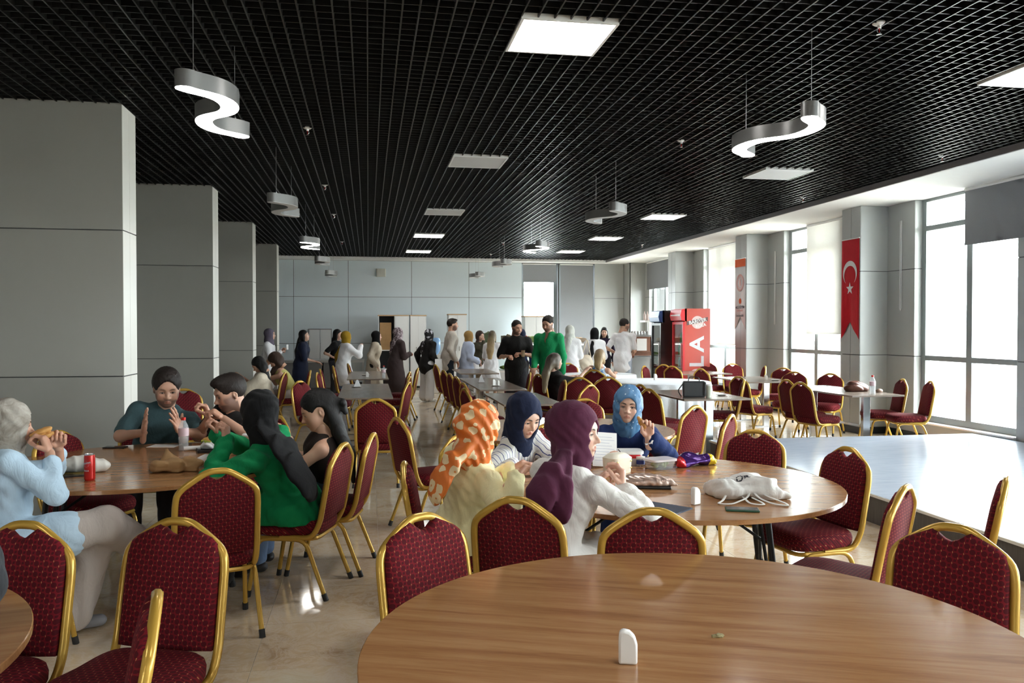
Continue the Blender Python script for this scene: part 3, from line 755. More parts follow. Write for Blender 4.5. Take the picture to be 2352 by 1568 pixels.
# ------------------------------------------------------------------ heads
m_skin = {}
def skin(kind):
    if kind not in m_skin:
        s = NT('skin '+kind); va = s.node('ShaderNodeVertexColor', layer_name='Col').outputs[0]
        c = {'fair': (.62, .385, .285), 'warm': (.53, .30, .205), 'tan': (.44, .24, .155)}[kind]
        f = s.noise(25, 3); base = s.mix(f, col(c, .93), col(c, 1.06))
        mn = s.node('ShaderNodeMix', data_type='RGBA', blend_type='MULTIPLY'); mn.inputs[0].default_value = 1; s.inp(mn.inputs[6], base); s.inp(mn.inputs[7], va)
        s.set(Base_Color=mn.outputs[2], Roughness=.48, Subsurface_Weight=.08, Subsurface_Radius=(.01, .004, .002), Subsurface_Scale=.5); m_skin[kind] = s.m
    return m_skin[kind]
def head_solid(male):
    j = 1.08 if male else 1.
    sk = [el((0, -.018, .035), (.074, .094, .086)), el((0, .022, -.02), (.060*j, .064, .082)), el((0, .030, -.068), (.043*j, .046, .040)), el((0, .058, -.094), (.020*j, .018, .014)),
          el((.036, .048, -.030), (.026, .028, .030)), el((-.036, .048, -.030), (.026, .028, .030)), rc((-.028, .066, .022), (.028, .066, .022), .016 if male else .013),
          rc((0, -.025, -.06), (0, -.04, -.17), .052*j, .056*j)]
    a = union(sk, .035)
    sock = union([el((.0315, .096, -.001), (.019, .020, .0135)), el((-.0315, .096, -.001), (.019, .020, .0135))], .002); a = cut(a, sock, .014)
    nz = 1.12 if male else 1.
    nose = union([rc((0, .080, .004), (0, .104*1., -.030), .0065, .0088*nz), el((0, .103, -.033), (.0095*nz, .009, .008)), el((.011, .092, -.036), (.007, .010, .0065)), el((-.011, .092, -.036), (.007, .010, .0065))], .008)
    lips = union([rc((-.019, .0805, -.0635), (0, .0885, -.0600), .0035, .0058), rc((.019, .0805, -.0635), (0, .0885, -.0600), .0035, .0058), rc((-.015, .083, -.0705), (.015, .083, -.0705), .0058, .0058), el((0, .0855, -.0710), (.011, .0055, .0058))], .004)
    lids = union([el((.0315, .070, -.001), (.0175, .0150, .0125)), el((-.0315, .070, -.001), (.0175, .0150, .0125))], .002)
    slit = union([el((.0315, .090, -.0025), (.0150, .02, .0050)), el((-.0315, .090, -.0025), (.0150, .02, .0050))], .001)
    ears = union([cut(el((q_*.074, -.012, -.010), (.010, .016, .028)), el((q_*.086, -.008, -.008), (.008, .009, .015)), .004) for q_ in (1, -1)], .002)
    base = union([a, nose], .014); base = union([base, lips], .005); base = union([base, ears], .01); base = union([base, cut(lids, slit, .002)], .004)
    cutz = half((0, 0, -.165), (0, 0, -1))
    def paint(v, male=male, far=False):
        p = v.astype(F); c = np.ones((len(p), 3))
        if far:
            ax_ = np.abs(p[:, 0]); e_ = np.exp(-(((ax_-.0315)/.013)**2+((p[:, 2]+.001)/.0065)**2)**2)*(p[:, 1] > .04); c *= (1-.78*e_)[:, None]
        ax_ = np.abs(p[:, 0]); zb_ = .0165+.006*np.sin(np.clip((ax_-.012)/.036, 0, 1)*math.pi*.8)
        b_ = np.exp(-(((ax_-.030)/.0185)**4+((p[:, 2]-zb_)/(.0048 if male else .0036))**2))*(p[:, 1] > .04); c *= 1-b_[:, None]*np.array((.80, .84, .86))
        dl = lips[0](p); wl = np.clip(1-dl/.0012, 0, 1)*(p[:, 1] > .07); c = c*(1-wl[:, None])+np.array((.84, .60, .58))*wl[:, None]
        mouth = np.clip(1-np.abs(p[:, 2]+.0665)/.0020, 0, 1)*(np.abs(p[:, 0]) < .019)*(p[:, 1] > .075); c *= (1-.55*mouth)[:, None]  # shade of the lip crease painted into the vertex colour, groove not modelled
        ch = np.exp(-(((np.abs(p[:, 0])-.042)/.02)**2+((p[:, 2]+.035)/.02)**2))*(p[:, 1] > .03); c *= 1-ch[:, None]*np.array((.0, .10, .10))
        ln = np.exp(-((lids[0](p)-.0)/.002)**2)*(slit[0](p) < .0022)*(p[:, 1] > .06); c *= (1-.6*np.clip(ln, 0, 1))[:, None]
        if male:
            b = np.clip((-.046-p[:, 2])/.015, 0, 1)*(p[:, 1] > -.02)*(p[:, 2] > -.135)*(1-wl); b = np.maximum(b, np.exp(-(((p[:, 2]+.050)/.006)**2+(p[:, 0]/.024)**2))*(p[:, 1] > .07))
            b = np.maximum(b, np.clip((np.abs(p[:, 0])-.055)/.01, 0, 1)*np.clip((.0-p[:, 2])/.02, 0, 1)*(p[:, 1] > -.005)*(p[:, 2] > -.1))
            c *= 1-b[:, None]*np.array((.62, .64, .62))
        return c
    return cut(base, cutz, .002), paint
HEADS = {}
def head_mesh(male, h):
    k = (male, h)
    if k not in HEADS:
        a, paint = head_solid(male); v, q = nets(a, h); HEADS[k] = (v, q, paint(v, far=h > .004))
    return HEADS[k]
# ------------------------------------------------------------------ hands: wrist at the origin, fingers along +Y, palm down, thumb on -X (right hand)
HANDS = {}
def hand_mesh(pose, h):
    if (pose, h) in HANDS: return HANDS[(pose, h)]
    pr = [rc((0, -.06, 0), (0, .01, 0), .026, .024, ((0, 0, 1), 1.3)), rc((-.018, .03, 0), (-.024, .078, 0), .0155, .013), rc((0, .03, .002), (-.004, .084, .002), .016, .013), rc((.016, .03, 0), (.016, .080, 0), .016, .012), rc((.026, .03, -.002), (.032, .070, -.002), .014, .011)]
    curl = {'relaxed': (14, 26, 18), 'grip': (48, 62, 40), 'flat': (3, 5, 4), 'pinch': (42, 48, 25), 'spread': (0, 8, 6)}[pose]
    spread = {'spread': 9}.get(pose, 2.5)
    for i, (x, y, L) in enumerate(((-.024, .080, (.040, .026, .021)), (-.004, .086, (.044, .029, .022)), (.016, .081, (.040, .027, .021)), (.033, .070, (.032, .021, .019)))):
        p = Vector((x, y, 0)); an = 0; sa = R((i-1.4)*spread); r = (.0088, .0090, .0086, .0076)[i]; cx = .85 if (pose == 'pinch' and i == 0) else 1.+.08*i
        for k in range(3):
            an += R(curl[k])*cx; d = Vector((math.sin(sa)*math.cos(an), math.cos(sa)*math.cos(an), -math.sin(an))); q = p+d*L[k]
            pr.append(rc(p, q, r*(1-.07*k), r*(.93-.07*k))); p = q
    th = {'relaxed': ((-.75, .62, -.25), (-.35, .9, -.25)), 'grip': ((-.45, .60, -.65), (.25, .75, -.6)), 'flat': ((-.8, .6, -.1), (-.45, .9, -.05)), 'pinch': ((-.40, .62, -.67), (-.02, .80, -.6)), 'spread': ((-.92, .38, -.1), (-.70, .7, .05))}[pose]
    p = Vector((-.020, .018, -.004)); d = Vector(th[0]).normalized(); q = p+d*.045; q2 = q+Vector(th[1]).normalized()*.032; q3 = q2+Vector(th[1]).normalized()*.022
    pr += [rc(p, q, .0155, .0110), rc(q, q2, .0105, .0095), rc(q2, q3, .0095, .0078)]
    v, f_ = nets(union(pr, .008), h); HANDS[(pose, h)] = (v, f_); return HANDS[(pose, h)]
def frame(f_, n):
    """columns x, y, z with y along f_ and z as close to n as possible"""
    y = Vector(f_).normalized(); z = Vector(n)-y*Vector(n).dot(y)
    if z.length < 1e-4: z = Vector((0, 0, 1))-y*y.z
    if z.length < 1e-4: z = Vector((1, 0, 0))
    z.normalize(); x = y.cross(z); return np.array([x, y, z]).T
def rot_head(yaw, pitch, roll=0):
    return np.array(Matrix.Rotation(R(-yaw), 3, 'Z') @ Matrix.Rotation(R(-pitch), 3, 'X') @ Matrix.Rotation(R(roll), 3, 'Y'))
# eye, brow parts
s = NT('eye'); va = s.node('ShaderNodeVertexColor', layer_name='Col').outputs[0]; s.set(Base_Color=va, Roughness=.12); m_eye = s.m
m_hair = {}
def hairmat(c, name):
    if name not in m_hair:
        s = NT('hair '+name); n = s.noise(40, 4, .6, s.mapping((1, 1, .18))); s.set(Base_Color=s.mix(n, col(c, .6), col(c, 1.5)), Roughness=.55); s.b.inputs['Specular IOR Level'].default_value = .25; s.bump(s.noise(160, 3, .6, s.mapping((1, 1, .12))), .5, .004); m_hair[name] = s.m
    return m_hair[name]
def eye_mesh(iris):
    b = MB(); n = 20; rs = []
    for i in range(1, 14):
        a = math.pi*i/14; rs.append([(math.sin(a)*math.cos(2*math.pi*k/n)*.0118, math.cos(a)*.0118, math.sin(a)*math.sin(2*math.pi*k/n)*.0118) for k in range(n)])
    b.rings(rs); me = b.mesh('eye', m_eye, 2.); c = []
    for v in me.vertices:
        r_ = math.hypot(v.co.x, v.co.z); f_ = v.co.y > 0
        c.append((.01, .01, .01, 1) if f_ and r_ < .0029 else (*iris, 1) if f_ and r_ < .0060 else (.72, .70, .68, 1))
    at = me.color_attributes.new('Col', 'FLOAT_COLOR', 'POINT'); at.data.foreach_set('color', [x for q in c for x in q]); return me
EYES = {}
# ------------------------------------------------------------------ people
def ik(S, W, l1, l2, hint):
    S, W = Vector(S), Vector(W); d = W-S; L = min(d.length, (l1+l2)*.995); dn = d.normalized(); W = S+dn*L
    a = (l1*l1-l2*l2+L*L)/(2*L); hh = math.sqrt(max(0, l1*l1-a*a)); h_ = Vector(hint); h_ = (h_-dn*h_.dot(dn)).normalized()
    return S+dn*a+h_*hh, W
def person(label, loc, heading, seated=True, s=1., lean=8, side=0, yaw=0, pitch=0, roll=0, male=False, skin_='fair', near=True, arms=None,
           top=None, bottom=None, cover=None, shoe=None, knees=None, ankles=None, eyes=True, iris=(.10, .06, .03), brow=(.03, .02, .015), pel=None, group=None, headW=None, hsc=1., neckgap=0.):
    """local frame: faces +Y, +X is the person's right hand; heading as for chairs"""
    hb, hg = (.012, .0105) if near else (.024, .02)
    r = empty('person', (loc[0], loc[1], loc[2] if len(loc) > 2 else 0), -R(heading)); tag(r, label, 'person', group)
    pz = (.54 if seated else .90)*(1 if seated else s); P0 = Vector((0, 0, pz)) if pel is None else Vector(pel)
    fl, sl = R(lean), R(side); u = Vector((math.sin(sl), math.sin(fl)*math.cos(sl), math.cos(fl)*math.cos(sl)))
    k = s; t = k
    Mi = Matrix.Rotation(R(heading), 3, 'Z'); Lc = lambda w_: Mi @ (Vector(w_)-Vector((loc[0], loc[1], 0)))
    hoff = Vector((0, .012+.03*math.sin(R(pitch)), .105*k-.01*math.sin(R(abs(pitch)))))
    if headW is not None:
        nk_ = Lc(headW)-hoff-Vector((0, .01, .03*k)); u = (nk_-P0); t = u.length/.505; u.normalize()
    u2 = u; fw = Vector((0, 1, 0)); fw = (fw-u2*fw.dot(u2)).normalized(); rx = fw.cross(u2)
    belly = P0+u*.17*t; chest = P0+u*.32*t; ctop = P0+u*.45*t; neck = P0+u*.505*t
    sw = (.182 if male else .150)*k
    S = {1: ctop+rx*sw-u2*.035, -1: ctop-rx*sw-u2*.035}
    Rh = rot_head(yaw, pitch, roll); hc = neck+u2*.035*k+hoff if headW is None else Lc(headW)
    hs = k*hsc*(1.0 if near else 1.02)
    # arms
    A = {}
    arms = arms or {}
    for sx in (1, -1):
        a = arms.get(sx, {})
        if 'W' in a: a['w'] = Lc(a['W'])
        if 'Ep' in a: a['e'] = Lc(a['Ep'])-(S[sx]+Vector(a['w']))*.5
        if 'fW' in a: a['f'] = Mi @ Vector(a['fW'])
        if 'nW' in a: a['n'] = Mi @ Vector(a['nW'])
        W = Vector(a.get('w', (sx*(.20 if male else .17)*k+sx*.06, P0.y+(.30 if seated else .05), P0.z+(.12 if seated else -.08))))
        E, W = ik(S[sx], W, .285*k, .25*k, a.get('e', (sx*.5, -.6, -.8)))
        f_ = Vector(a.get('f', W-E)); A[sx] = (S[sx], E, W, f_, Vector(a.get('n', (0, 0, 1))), a.get('pose', 'relaxed'))
    # legs
    L = {}
    for sx in (1, -1):
        hip = P0+Vector((sx*.088*k, 0, -.02))
        if seated: kn = Vector((sx*.115, .44*k, .485)); an = Vector((sx*.12, .44*k, .085))
        else: kn = Vector((sx*.092*k, .02, .49*k)); an = Vector((sx*.095*k, -.015, .085*k))
        if knees and sx in knees: kn = Vector(knees[sx])
        if ankles and sx in ankles: an = Vector(ankles[sx])
        L[sx] = (hip, kn, an)
    rk = k*(1.08 if male else 1.)
    ex = lambda c, r_: el(c, r_, np.array([rx, fw, u2]).T)
    def torso(g, w_=1.):
        return [ex(P0, (.155*rk*w_+g, .115*rk+g, .12*rk+g)), ex(belly, (.128*rk*w_+g, .102*rk+g, .14*rk+g)), ex(chest+fw*.012, (.148*rk*w_+g, .112*rk+g, .15*rk+g)), rc(S[1], S[-1], .046*rk+g, .046*rk+g), ex(ctop-fw*.012, (.095*rk+g, .068*rk+g, .055*rk+g))]
    def arm(sx, g, t0=0., t1=2., gw=None):
        S_, E, W = A[sx][:3]; out = []; gw = g if gw is None else gw
        if t1 > 0: e = S_.lerp(E, min(t1, 1)); out.append(rc(S_, e, .044*rk+g, (.044-.008*min(t1, 1))*rk+g))
        if t1 > 1: e = E.lerp(W, min(t1-1, 1)); out.append(rc(E, e, .036*rk+g, (.036-.011*(t1-1))*rk+gw))
        return out
    def leg(sx, g, gk=None, ga=None, t=1.):
        hip, kn, an = L[sx]; gk = g if gk is None else gk; ga = g if ga is None else ga
        e = kn.lerp(an, t)
        return [rc(hip, kn, .082*rk+g, .056*rk+gk), rc(kn, e, .056*rk+gk, (.056-.018*t)*rk+ga)]
    def foot(sx, g=0.):
        an = L[sx][2]; d = Vector((sx*.12, 1, 0)).normalized()
        if knees and ankles and sx in (ankles or {}) and an.z > .15: d = Vector((sx*.05, .93, -.35)).normalized()
        t = an+d*.135+Vector((0, 0, -.05 if an.z < .15 else -.03)); return [rc(an+Vector((0, -.02, -.035)), t, .036+g, .030+g, ((0, 0, 1), 1.15))]
    hh = .0035 if near else .011
    hv, hq, hcol = head_mesh(male, .0028 if near else .0055)
    parts = [(hv*hs@Rh.T+np.array(hc), hq)]; cols = [hcol]
    body = union(torso(-.004)+[rc(ctop, Vector(hc)+Vector((0, -.025, -.09)), .056*rk, .052*rk)]+arm(1, 0)+arm(-1, 0)+leg(1, -.004)+leg(-1, -.004)+foot(1, -.008)+foot(-1, -.008), .035)
    bv = nets(body, hb); parts.append(bv); cols.append(np.ones((len(bv[0]), 3)))
    for sx in (1, -1):
        S_, E, W, f_, n_, pose = A[sx]; v, q = hand_mesh(pose, hh); v = v*(1.07 if male else .97)*k
        if sx < 0: v = v*np.array((-1, 1, 1)); q = q[:, ::-1]
        Fm = frame(f_, n_); parts.append((v@Fm.T+np.array(W), q)); cols.append(np.tile(np.array((1., .93, .92)), (len(v), 1)))
    link('body', nmesh('body', parts, skin(skin_), np.concatenate(cols)), r)
    # clothes
    if top:
        st = top.get('sleeve', 2.); g = top.get('g', .017); ga = top.get('ga', g); gw = top.get('gw', ga)
        pr = torso(g, top.get('w', 1.))+arm(1, ga, 0, st, gw)+arm(-1, ga, 0, st, gw)
        if st == 0: pr = torso(g)[:3]+[rc(S[1]*.62+S[-1]*.38, S[1]*.38+S[-1]*.62, .052+g)]
        if top.get('cuff'):
            for sx in (1, -1):
                S_, E, W = A[sx][:3]; pr.append(rc(E.lerp(W, .35), E.lerp(W, .8), .036+top['cuff'], .03+top['cuff']))
        if top.get('hem'):
            hz, hr = top['hem']; hq_ = .104+(bottom or {}).get('g', .014)
            if seated: pr += [rc(P0+Vector((0, -.02, 0)), P0+Vector((0, -.04, -.085)), .17+g, .185+g, ((0, 1, 0), 1.25)), rc(L[1][0], L[1][0].lerp(L[1][1], hr), hq_, hq_-.012), rc(L[-1][0], L[-1][0].lerp(L[-1][1], hr), hq_, hq_-.012)]
            else: pr += [rc(P0, (P0.x, P0.y, hz), .15*rk+g, hr, ((0, 1, 0), 1.2))]
        if top.get('collar'): pr += [rc(ctop+u2*.03, neck+u2*.02, .072*rk, .064*rk)]
        a = union(pr, top.get('k', .04)*.6 if near else .04)
        if top.get('open'): a = cut(a, rc(neck+fw*.07, chest+fw*.16, .035, .01), .01)
        a = ripple(a, folds(top.get('fold', .006 if near else .006), top.get('freq', 38 if near else 26), seed=len(label)*.7))
        flo = top.get('floor', .455 if seated else 0)
        a = cut(a, half((0, 0, flo), (0, 0, -1)), .004) if seated else a
        sobj('top', a, hg, top['m'], r)
        if top.get('belt'):
            pass
    if bottom:
        g = bottom.get('g', .014); kind = bottom.get('kind', 'pants')
        if kind == 'pants':
            pr = [ex(P0, (.153*rk, .113*rk, .10*rk))]+leg(1, g, bottom.get('gk', g), bottom.get('ga', g), bottom.get('t', .93))+leg(-1, g, bottom.get('gk', g), bottom.get('ga', g), bottom.get('t', .93))
            a = union(pr, .03)
        else:
            if seated:
                kz = bottom.get('z', .14); pr = [rc(L[1][0], L[1][1], .10, .085), rc(L[-1][0], L[-1][1], .10, .085), rc(L[1][0]*.5+L[-1][0]*.5, L[1][1]*.5+L[-1][1]*.5, .11, .085)]
                pr += [rc(L[1][1], Vector((L[1][1].x, L[1][1].y+.02, kz)), .085, .09), rc(L[-1][1], Vector((L[-1][1].x, L[-1][1].y+.02, kz)), .085, .09), rc((0, L[1][1].y, .5), (0, L[1][1].y, kz), .08, .085), ex(P0, (.175, .135, .12))]
            else: pr = [ex(P0+u*.05, (.160*rk, .125*rk, .13*rk)), rc(P0, (P0.x, P0.y, bottom.get('z', .12)), .15*rk, bottom.get('r', .22), ((0, 1, 0), 1.15))]
            a = union(pr, .06)
            if not seated: a = cut(a, half((0, 0, bottom.get('z', .12)), (0, 0, -1)), .004)
        a = ripple(a, folds(bottom.get('fold', .005), bottom.get('freq', 34 if near else 24), ((.9, .4, .1), (.3, .2, .9), (-.5, .8, .1)), seed=len(label)*.3))
        lo = half((0, 0, .02), (0, 0, -1)); a = cut(a, lo, .004)
        sobj(bottom.get('name', 'trousers' if kind == 'pants' else 'skirt'), a, hg*1.05, bottom['m'], r)
    for sx in (1, -1):
        a = union(foot(sx, .006), .02); a = cut(a, half((0, 0, .004), (0, 0, -1)), .002) if L[sx][2].z < .15 else a
        sobj('shoe', a, .010 if near else .02, shoe or m_shoe, r)
    # head cover
    if cover:
        ck = cover['kind']; hl = lambda a: xform(a, Rh*hs, np.array(hc)) if False else (lambda p, a=a: a[0]((p-np.array(hc, F))@Rh.astype(F)/hs)*hs)
        def place(a):
            cs = np.array([[x, y, z] for x in (a[1][0], a[2][0]) for y in (a[1][1], a[2][1]) for z in (a[1][2], a[2][2])])*hs@Rh.T+np.array(hc); return hl(a), cs.min(0), cs.max(0)
        if ck == 'hijab':
            e = cover.get('puff', 0.)
            sh = union([el((0, -.022-e*.4, .028), (.092+e*.6, .113+e, .104+e)), el((0, .0, -.03), (.089+e*.4, .094, .10)), el((0, -.004, -.085), (.074, .082, .065)), rc((0, -.03, -.08), (0, -.035, -.15), .072, .078)]+([el((0, -.10, -.01), (.06, .06, .06))] if cover.get('bun') else []), .04)
            op = union([el((0, .125, -.012), (.058, .105, .078)), el((0, .125, -.055), (.047, .105, .060))], .02)
            fr = cover.get('freq', 60); am = cover.get('fold', .0035)
            if near: sh = ripple(sh, lambda p: am*np.sin(fr*(.55*p[:, 1]+.9*p[:, 2])*(1+.25*np.sign(p[:, 0]))+2.2*np.sin(9*p[:, 0])+1.5*np.sin(22*p[:, 1])))
            sh = place(cut(sh, op, .008)); pr = [sh]
            nk = Vector(hc)+Vector((0, -.03, -.12))
            if cover.get('bib', True): pr += [rc(nk, chest+u2*.10+fw*.03, .078, cover.get('br', .10), (tuple(fw), 1.2))]
            if cover.get('shoulder'): pr += [rc(nk, S[1]*.72+ctop*.28+u2*.01, .07, .062), rc(nk, S[-1]*.72+ctop*.28+u2*.01, .07, .062)]
            a = union(pr, .05)
            if near: a = ripple(a, folds(.003, 70, seed=len(label)))
            for t in [([Vector(hc)+(Vector(q)-Vector((0, .012, 1.15 if seated else 1.545)))*k for q in t_[0]],)+tuple(t_[1:]) for t_ in cover.get('tails', ())]+[([Lc(q) for q in tw[0]], tw[1], tuple(fw), tw[2]) for tw in cover.get('tailsW', ())]:
                pts, rad, nrm, kf = t
                tp = union([rc(p, q, r1, r2, (nrm, kf)) for p, q, r1, r2 in zip(pts, pts[1:], rad, rad[1:])], .03)
                tp = ripple(tp, lambda p: .006*np.abs(np.sin(42*p[:, 0]+30*p[:, 1]+8*p[:, 2]+1.5*np.sin(14*p[:, 2])))-.003); a = union([a, tp], .02)
            a = cut(a, (hl(op), None, None), .004)
            sobj('headscarf', a, .0075 if near else .016, cover['m'], r)
        else:
            hm = cover['m']; kk = cover.get('vol', 0.)
            fh = el((0, .122, -.012), (.066, .088, .102)) if ck != 'long' else union([el((0, .120, -.030), (.062, .085, .100))], .01)
            cap = union([el((0, -.020, .036), (.081+kk, .102+kk, .094+kk))]+([el((0, .045, .085+kk), (.055, .055, .032+kk))] if cover.get('quiff') else []), .03)
            cap = cut(cap, fh, .012)
            if ck == 'short': cap = cut(cap, half((0, -.02, -.045), (0, .55, -1)), .015); cap = cut(cap, union([el((.085, .01, -.03), (.03, .035, .05)), el((-.085, .01, -.03), (.03, .035, .05))], .01), .01)
            else:
                cap = union([cap, el((0, -.045, -.03), (.080+kk, .070+kk, .085))]+([] if cover.get('ear') else [rc((.066, -.01, .01), (.068, -.01, -.10), .022+kk, .026), rc((-.066, -.01, .01), (-.068, -.01, -.10), .022+kk, .026)]), .03); cap = cut(cap, el((0, .125, -.045), (.060, .09, .115)), .01)
                if cover.get('ear'): cap = cut(cap, union([el((.09, .0, -.02), (.045, .045, .05)), el((-.09, .0, -.02), (.045, .045, .05))], .01), .01)
            cap = ripple(cap, lambda p: (.0022 if near else .003)*np.sin(95*np.arctan2(p[:, 0], -p[:, 1]-.02+.3*p[:, 2])/2+6*p[:, 2]))
            pr = [place(cap)]
            nk = Vector(hc)
            for t in [([Vector(hc)+(Vector(q)-Vector((0, .012, 1.15 if seated else 1.545)))*k for q in t_[0]],)+tuple(t_[1:]) for t_ in cover.get('tails', ())]+[([Lc(q) for q in tw[0]], tw[1], tuple(fw), tw[2]) for tw in cover.get('tailsW', ())]:
                pts, rad, nrm, kf = t; tp = union([rc(p, q, r1, r2, (nrm, kf)) for p, q, r1, r2 in zip(pts, pts[1:], rad, rad[1:])], .03)
                tp = ripple(tp, lambda p: .004*np.sin(150*p[:, 0]+60*p[:, 1]+3*np.sin(20*p[:, 2]))); pr.append(tp)
            sobj('hair', union(pr, .05), .0075 if near else .015, hm, r)
    if near and eyes:
        if iris not in EYES: EYES[iris] = eye_mesh(iris)
        for sx in (1, -1):
            o = link('eye', EYES[iris], r); M4 = Matrix(Rh.tolist()).to_4x4()
            loc_ = Vector(hc)+Matrix(Rh.tolist()) @ Vector((sx*.0315*hs, .0712*hs, -.0015*hs)); o.matrix_local = Matrix.Translation(loc_) @ M4 @ Matrix.Scale(hs, 4)
            pts = [Vector(hc)+Matrix(Rh.tolist()) @ (Vector((sx*x, y, z))*hs) for x, y, z in ((.012, .0885, .0185), (.025, .0875, .0225), (.037, .0815, .0235), (.048, .070, .0175))]
            MB().tube(fillet(pts, .008, 3), [.0028]+[.0040]*6+[.0030]+[.0018] if len(fillet(pts, .008, 3)) == 9 else .0036, 6).build('eyebrow', hairmat(brow, 'brow%.2f' % brow[0]), r, 2.)
            # lashes / lid line
            lp = [Vector(hc)+Matrix(Rh.tolist()) @ (Vector((sx*x, y, z))*hs) for x, y, z in ((.0175, .0835, -.0030), (.024, .0862, .0012), (.0315, .0870, .0026), (.039, .0853, .0014), (.0465, .0795, -.0018))]
            MB().tube(lp, .0011, 5).build('eyelash', m_lash, r, 2.)
    r['_'] = 0; del r['_']
    return r, dict(A=A, hc=hc, Rh=Rh, hs=hs, S=S, chest=chest, P0=P0, u2=u2, fw=fw, rx=rx, neck=neck, ctop=ctop)
m_shoe = plain('dark shoe leather', (.02, .02, .022), .5); m_lash = plain('dark lashes', (.015, .01, .01), .6)
# ------------------------------------------------------------------ clothing materials
def C_(n, c, **k): return cloth(n, c, **k)
m_white_b = C_('white blouse', (.78, .76, .72), var=.05); m_purple = C_('plum scarf', (.095, .022, .052), var=.2, wr=.12); m_navyscarf = C_('navy scarf', (.010, .016, .045), var=.2, wr=.12)
m_navyb = C_('navy blouse', (.012, .028, .11), var=.2); m_yellow = C_('pale yellow dress', (.88, .83, .50), var=.05); m_green = C_('green blouse', (.004, .22, .075), var=.18)
m_blacks = C_('black scarf', (.007, .007, .008), var=.2, wr=.12); m_teal = C_('teal T-shirt', (.045, .088, .10), var=.15); m_black = C_('black cloth', (.012, .011, .011)); m_brownblk = C_('dark brown cloth', (.022, .014, .012))
m_skyblue = C_('pale blue shirt', (.50, .66, .80), var=.06); m_beigep = C_('beige trousers', (.50, .44, .40), var=.08); m_jeans = C_('blue jeans', (.16, .24, .40)); m_greyp = C_('dark trousers', (.03, .03, .035))
m_cream = C_('cream cloth', (.66, .58, .46)); m_taupe = C_('taupe headscarf base', (.40, .36, .31)); m_white_c = C_('white cloth', (.80, .80, .82), var=.04)
s = NT('orange flower scarf'); vo = s.node('ShaderNodeTexVoronoi'); vo.inputs['Scale'].default_value = 14.5; vo.inputs['Randomness'].default_value = .5; s.inp(vo.inputs['Vector'], s.mapping((1, 1, 1)))
d_ = s.M('ADD', vo.outputs['Distance'], s.M('MULTIPLY_ADD', s.noise(38, 1), .30, -.15)); fl_ = s.M('LESS_THAN', d_, .42); ce = s.M('LESS_THAN', vo.outputs['Distance'], .085)
b_ = s.mix(s.noise(8, 2), (.62, .12, .012), (.80, .22, .03)); b_ = s.mix(fl_, b_, (.82, .62, .36)); b_ = s.mix(ce, b_, (.75, .25, .06)); s.set(Base_Color=b_, Roughness=.6); wrinkle(s, .12, 12); m_orange = s.m
s = NT('striped blouse'); x_ = s.xyz(); ph = s.M('ADD', s.M('MULTIPLY', x_[0], 560.), s.M('MULTIPLY', s.noise(5, 2), 9.)); a_ = s.M('GREATER_THAN', s.M('SINE', ph), .62); b2 = s.M('GREATER_THAN', s.M('SINE', s.M('MULTIPLY', ph, .5)), -.2)
s.set(Base_Color=s.mix(s.M('MULTIPLY', a_, b2), (.80, .79, .77), (.05, .07, .22)), Roughness=.8); wrinkle(s, .2, 12); m_stripe = s.m
s = NT('blue dotted scarf'); vo = s.node('ShaderNodeTexVoronoi'); vo.inputs['Scale'].default_value = 42; s.inp(vo.inputs['Vector'], s.mapping((1, 1, .6)))
s.set(Base_Color=s.mix(s.M('LESS_THAN', vo.outputs['Distance'], .17), s.mix(s.noise(7, 3), (.035, .11, .24), (.10, .25, .44)), (.6, .72, .8)), Roughness=.55); wrinkle(s, .12, 12); m_bluedot = s.m
s = NT('taupe patterned scarf'); n_ = s.noise(11, 4, .6, None, 1.5); s.set(Base_Color=s.ramp(n_, [(.35, (.20, .17, .14)), (.5, (.31, .28, .24)), (.65, (.40, .37, .33))]), Roughness=.8); wrinkle(s, .15, 12); m_tscarf = s.m
s = NT('mauve leaf scarf'); n_ = s.noise(26, 3, .6, None, 1.); s.set(Base_Color=s.ramp(n_, [(.42, (.045, .025, .03)), (.5, (.20, .15, .17)), (.58, (.42, .36, .38))]), Roughness=.8); m_mauve = s.m
s = NT('flowered top'); n_ = s.noise(22, 3, .6, None, .6); s.set(Base_Color=s.ramp(n_, [(.40, (.05, .16, .42)), (.47, (.35, .55, .75)), (.53, (.78, .80, .80))]), Roughness=.8); m_floral = s.m
s = NT('black and white scarf'); n_ = s.noise(16, 2); s.set(Base_Color=s.ramp(n_, [(.54, (.012, .012, .014)), (.60, (.5, .5, .55))]), Roughness=.8); m_bwscarf = s.m
s = NT('dip dyed hair'); z_ = s.xyz()[2]; s.set(Base_Color=s.ramp(s.M('MULTIPLY_ADD', s.noise(30, 3, .6, s.mapping((1, 1, .15))), .25, s.M('SUBTRACT', z_, .0)), [(0, (.4, .3, .17)), (1, (.05, .035, .025))]), Roughness=.45); m_dip = s.m
def dip(name, z0, z1, lo, hi):
    s = NT('hair '+name); f = s.M('ADD', s.M('DIVIDE', s.M('SUBTRACT', s.xyz()[2], z0), z1-z0), s.M('MULTIPLY_ADD', s.noise(30, 3, .6, s.mapping((1, 1, .15))), .5, -.25))
    s.set(Base_Color=s.ramp(f, [(0, lo), (1, hi)]), Roughness=.45); s.bump(s.noise(120, 3, .6, s.mapping((1, 1, .12))), .5, .004); return s.m
DK = hairmat((.016, .011, .009), 'black brown'); BR = hairmat((.04, .022, .015), 'brown'); BLK = hairmat((.009, .008, .008), 'black')
PG = None
# ------------------------------------------------------------------ seated near people
CAMH = lambda x, y: math.degrees(math.atan2(-x, -y))
